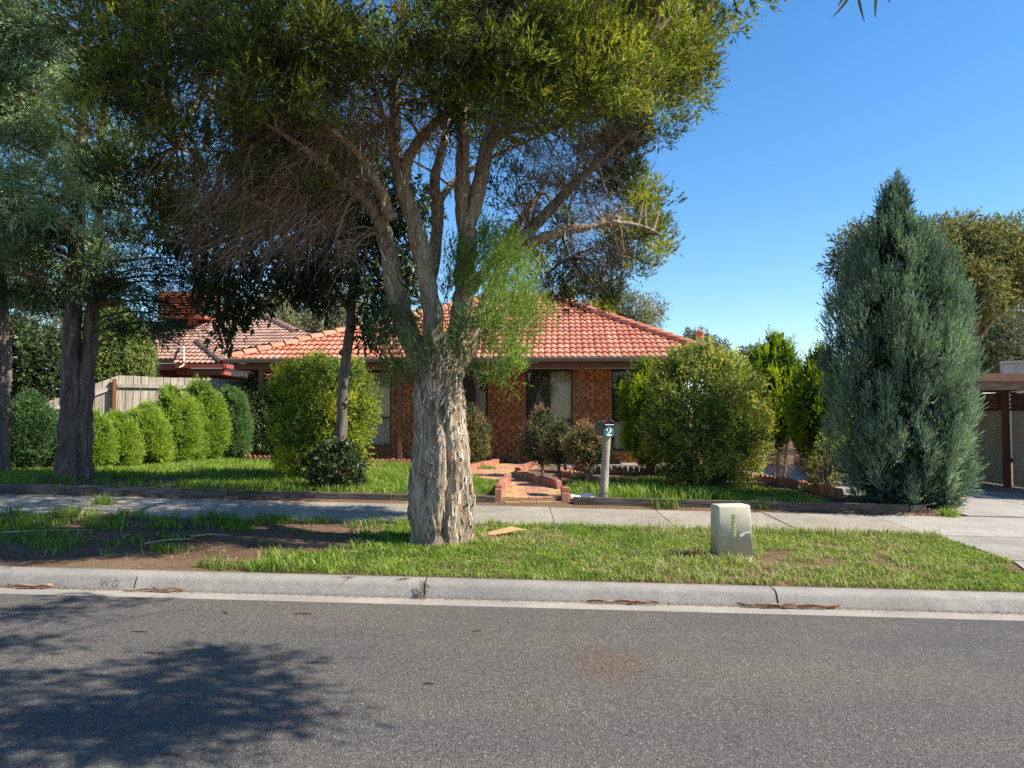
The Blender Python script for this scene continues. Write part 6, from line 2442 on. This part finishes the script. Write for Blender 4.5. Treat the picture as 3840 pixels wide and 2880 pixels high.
def blades(mb, P, h, w, r, lean=.5, tint=None):
    n = len(P)
    a = r.uniform(0, 2 * math.pi, n)
    d = np.stack([np.cos(a), np.sin(a), np.zeros(n)], -1)
    s = np.stack([-np.sin(a), np.cos(a), np.zeros(n)], -1)
    ln = np.abs(r.normal(lean, .3, n))
    h = h * r.uniform(.5, 1.3, n)
    p1 = P + np.array([0, 0, 1.0]) * (h * .55)[:, None] + d * (h * ln * .25)[:, None]
    p2 = P + np.array([0, 0, 1.0]) * (h * (1 - .25 * np.minimum(ln, 1.5)))[:, None] + d * (h * ln * .85)[:, None]
    ww = w * r.uniform(.7, 1.3, n)
    v = np.stack([P - s * (ww / 2)[:, None], P + s * (ww / 2)[:, None], p1 - s * (ww * .42)[:, None], p1 + s * (ww * .42)[:, None], p2], 1).reshape(-1, 3)
    k = np.arange(n)[:, None] * 5
    t = np.clip(r.uniform(.1, .7, n) if tint is None else tint, 0, 1)
    mb.add(v, quads=k + np.array([0, 1, 3, 2]), t4=t)
    mb.add(v, tris=k + np.array([2, 3, 4]), t3=t)


def scatter(x0, x1, v0, v1, n, r):
    x = r.uniform(x0, x1, n)
    v = r.uniform(v0, v1, n)
    y = v - SKEW * x
    return np.stack([x, y, T(x, y)], -1), v


def grasses(path_poly, path_inside):
    r = rng(66)
    # verge
    mb = MB()
    P, v = scatter(-9, 5.3, 6.80, 9.52, 135000, r)
    f = np.stack([P[:, 0], P[:, 1], P[:, 0] * 0], -1)
    n1 = vnoise(f * .9, 1) * .6 + vnoise(f * 2.6, 2) * .4
    n2 = vnoise(f * 5.0, 3)
    x = P[:, 0]
    # thick on the sunny right, worn to soil under the tree on the left, greener again along the footpath
    den = np.interp(x, [-9, -5.5, -4.4, -3.4, -2.4, -1.7, -1.1, 6], [.46, .5, .40, .22, .16, .55, .95, .98])
    den = np.where((x < -1.4) & (v > 8.7), np.maximum(den, .5), den)
    den = np.where((x < -1.5) & (v < 7.25 - .0 * x), den * .25, den)
    den = np.where((x > -2.5 + .9 * (n2 - .5)) & (x < -.9) & (v < 7.6 + .5 * (n1 - .5)), np.maximum(den, .8), den)
    keep = (n1 * .6 + n2 * .4) < den * .60 + .10 + r.normal(0, .05, len(x))
    keep &= r.uniform(0, 1, len(x)) < np.where(x < -1.5, .8, 1)
    # drive crossing edge, trunk and bare spots
    keep &= ~((x > 4.55) & (v < 7.4) & (x > 4.55 + (v - 6.8) * .45)) & ~((x > 4.85) & (v < 8.0)) & ~(x > 5.12)
    keep &= ((P[:, 0] + .79) ** 2 + (P[:, 1] - 8.35) ** 2) > .26 ** 2
    keep &= ~((np.abs(P[:, 0] - 1.93) < .22) & (np.abs(P[:, 1] - 7.86) < .14))
    P, n1, n2, v = P[keep], n1[keep], n2[keep], v[keep]
    hgt = .03 + .034 * n1 + .05 * np.clip((v - 9.2) / .3, 0, 1) + np.where(P[:, 0] < -1.6, .045, 0)
    near_pillar = np.hypot(P[:, 0] - 1.93, P[:, 1] - 7.7) < .38
    hgt = np.where(near_pillar, hgt * 1.5, hgt)
    near_tree = np.hypot(P[:, 0] + .79, P[:, 1] - 8.3) < .75
    hgt = np.where(near_tree, hgt * 1.4, hgt)
    tint = np.clip(.22 + .5 * n2 + r.normal(0, .14, len(P)), 0, 1)
    dry = r.uniform(0, 1, len(P)) < np.clip((n1 - .36) * 1.5, .05, .55)
    tint = np.where(dry, r.uniform(.84, 1, len(P)), np.minimum(tint, .86))
    blades(mb, P, hgt * (1 + 1.1 * np.clip(vnoise(f[keep] * 7.0, 21) - .55, 0, 1)), .0085, r, .8, tint)
    # seed stalks along the footpath edge
    Q_, v_ = scatter(1.5, 5.1, 9.1, 9.5, 420, r)
    blades(mb, Q_, np.full(420, .2), .004, r, .15, np.full(420, .97))
    o = mb.build('verge_grass', M['grass'])
    tag(o, 'patchy green grass growing on the verge behind the kerb', None, kind='stuff')
    # left and right lawns
    mb = MB()
    P, v = scatter(-14, 6.1, 11.24, 19.1, 130000, r)
    f = np.stack([P[:, 0], P[:, 1], P[:, 0] * 0], -1)
    n1 = vnoise(f * .8, 11) * .6 + vnoise(f * 2.4, 12) * .4
    n2 = vnoise(f * 5.0, 13)
    x, y = P[:, 0], P[:, 1]
    keep = np.zeros(len(x), bool)
    left = (x < -.25) & (v < np.interp(x, [-14, -9.5, -6.6, -3, -1.2, 0], [13.0, 15.2, 18.0, 18.1, 17.0, 13.2]))
    keep |= left & (n1 < .72)
    keep &= ~((x < -5.2) & (x > -7.6) & (v < 13.2) & (n2 > .35))
    right = (x > .85) & (v < np.interp(x, [.9, 1.2, 3, 4.2, 5.8], [12.6, 15, 15.0, 14.6, 12.6]))
    keep |= right & (n1 < .55)
    keep |= (x > 1.2) & (x < 2.9) & (v < 12.3) & (n1 < .8)
    keep &= ~((x > 4.9) & (v < 12.6) & (n2 > .25))
    keep &= np.array([not path_inside(a, b) for a, b in zip(x, y)])
    keep &= ~((x > -.6) & (x < .12) & (v > 12.9))
    P, n1, n2, v = P[keep], n1[keep], n2[keep], v[keep]
    hgt = .07 + .09 * n1
    hgt = np.where((P[:, 0] > 1.1) & (P[:, 0] < 3.2) & (v < 12.4), hgt * 1.7, hgt)
    tint = np.clip(.28 + .45 * n2 + r.normal(0, .12, len(P)), 0, .84)
    tint = np.where(r.uniform(0, 1, len(P)) < .03, .95, tint)
    blades(mb, P, hgt, .0125, r, .6, tint)
    o = mb.build('lawn_grass', M['grass'])
    tag(o, 'green front lawns on both sides of the path', None, kind='stuff')
    # taller weed tufts over the sleepers, at joints and in cracks
    labs = {(2475, 1905): 'long grass tuft spilling over the sleeper left of the service pillar', (2860, 1905): 'spiky grass tuft against the sleeper right of the service pillar', (2525, 1900): 'grass clump at the sleeper foot just left of the pillar',
            (3560, 1940): 'pale weedy grass tuft at the end of the sleepers by the driveway', (2160, 1835): 'leafy weeds in the bed beside the path mouth', (1790, 1760): 'grass tuft behind the low red brick edging', (1810, 1815): 'weedy grass in the triangle beside the path',
            (390, 1895): 'tall seeding weed on the far left verge', (2300, 1850): 'long grass beside the letterbox post', (560, 1690): 'grass clump below the clipped conifers'}
    for (px, py), lab in labs.items():
        g = G(px, py)
        n = 130
        rad = .16 if px not in (1810, 2300, 1790, 560) else .42
        if rad > .3: n = 700
        a, q = r.uniform(0, 2 * math.pi, n), rad * np.sqrt(r.uniform(0, 1, n))
        mb = MB()
        Pp = np.stack([np.cos(a) * q, np.sin(a) * q * .7, np.full(n, -.01)], -1)
        blades(mb, Pp, np.full(n, .17 if rad < .3 else .12), .009, r, .8, np.clip(r.normal(.55, .2, n), .1, 1))
        o = mb.build('grass_tuft', M['grass'])
        o.location = tuple(g)
        tag(o, lab, 'weeds', 'weed tufts')
    # dead weeds hanging in the kerb joint
    x = -.74
    mb = MB()
    n = 60
    Pp = np.stack([r.normal(0, .02, n), r.uniform(-.03, .14, n), np.interp(r.uniform(0, 1, n), [0, 1], [.03, .15])], -1)
    Pp[:, 1] = 6.5 + Pp[:, 2] * .45 - 6.55
    twig_ribbons(mb, Pp, np.stack([r.normal(0, .5, n), r.normal(-.6, .3, n), r.normal(0, .5, n)], -1), r.uniform(.04, .12, n), r, .006, .8, (.0, .6))
    o = mb.build('dry_weed', M['twig'])
    o.location = (x, 6.55 - SKEW * x, -GRADE * x)
    tag(o, 'dry brown weed hanging from the kerb joint below the paperbark', 'weeds', 'weed tufts')
    # dead grass tufts over the kerb
    for (px, lab) in ((1320, 'small dead grass wisp over the kerb left of the dry joint'), (1530, 'larger dead grass wisp over the kerb beside the dry joint')):
        X = W(px, 0, 6.65)[0]
        mb = MB()
        n = 26
        Pp = np.stack([r.normal(0, .03, n), r.uniform(-.05, .03, n), np.full(n, .0)], -1)
        twig_ribbons(mb, Pp, np.stack([r.normal(-.4, .5, n), r.normal(-.8, .2, n), r.normal(.1, .2, n)], -1), r.uniform(.06, .14, n), r, .005, .9, (.0, .5))
        o = mb.build('dry_weed', M['twig'])
        o.location = (X, 6.69 - SKEW * X, -GRADE * X + .136)
        tag(o, lab, 'weeds', 'weed tufts')
    # leaf litter on the bare soil, along the sleepers and in the gutter
    mb = MB()
    n = 15000
    P, v = scatter(-9, -.6, 6.8, 9.5, n, r)
    P2, v2 = scatter(-9, 5.0, 6.47, 6.545, 2600, r)
    P2[:, 2] = -GRADE * P2[:, 0] + .008
    P3, v3 = scatter(-9, -1.4, 10.75, 11.1, 1500, r)
    P3[:, 2] += .014
    P4, v4 = scatter(.9, 5.2, 10.98, 11.1, 700, r)
    P4[:, 2] += .014
    P5, v5 = scatter(-14, 6, 11.2, 15, 9000, r)
    P6, v6 = scatter(-1, 5.0, 6.8, 9.5, 5000, r)
    Pq = np.concatenate([P, P2, P3, P4, P5, P6])
    n = len(Pq)
    Pq[:, 2] += r.uniform(.002, .012, n)
    d = norm(np.stack([r.normal(size=n), r.normal(size=n), r.normal(0, .18, n)], -1))
    s = norm(np.cross(d, np.array([0, 0, 1.0]) + .3 * r.normal(size=(n, 3))))
    L = r.uniform(.015, .05, n)
    w = r.uniform(.002, .010, n)
    mid = Pq + d * (L * .5)[:, None]
    vv = np.stack([Pq, mid + s * (w / 2)[:, None], Pq + d * L[:, None], mid - s * (w / 2)[:, None]], 1).reshape(-1, 3)
    mb.add(vv, quads=np.arange(n * 4).reshape(-1, 4), t4=r.uniform(0, 1, n))
    o = mb.build('leaf_litter', M['dry'])
    tag(o, 'brown fallen leaves and needles on bare soil and in the gutter', None, kind='stuff')
    # dandelion heads
    mb = MB()
    for (px, py) in ((2540, 1984), (3790, 2140), (3775, 2132), (1806, 1950)):
        g = G(px, py) + np.array([0, 0, .10])
        P, dr_ = clump_points(g, .012, 30, r, .5, (1, 1, .4))
        sprig_mesh(mb, P, dr_ + np.array([0, 0, 1.0]), .004, 2, .014, .006, .6, r)
    o = mb.build('dandelion_flowers', M['flower'])
    tag(o, 'tiny yellow dandelion heads in the verge grass', None, kind='stuff')


timber_edging()
PP, PIN = path()
edgings()
letterbox()
pillar_box()
litter()
kerb_mark()
grasses(PP, PIN)

# stand every thing's Empty at the base of its parts
bpy.context.view_layer.update()
for o in list(C.objects):
    if o.type == 'EMPTY' and o.parent is None and o.location.length < 1e-6 and o.children:
        lo, hi = Vector((1e9,) * 3), Vector((-1e9,) * 3)
        for ch in o.children_recursive:
            if ch.type != 'MESH': continue
            for c in ch.bound_box:
                w = ch.matrix_world @ Vector(c)
                lo = Vector(map(min, lo, w))
                hi = Vector(map(max, hi, w))
        b = Vector(((lo.x + hi.x) / 2, (lo.y + hi.y) / 2, lo.z))
        o.location = b
        for ch in o.children: ch.matrix_local = Matrix.Translation(-b) @ ch.matrix_local
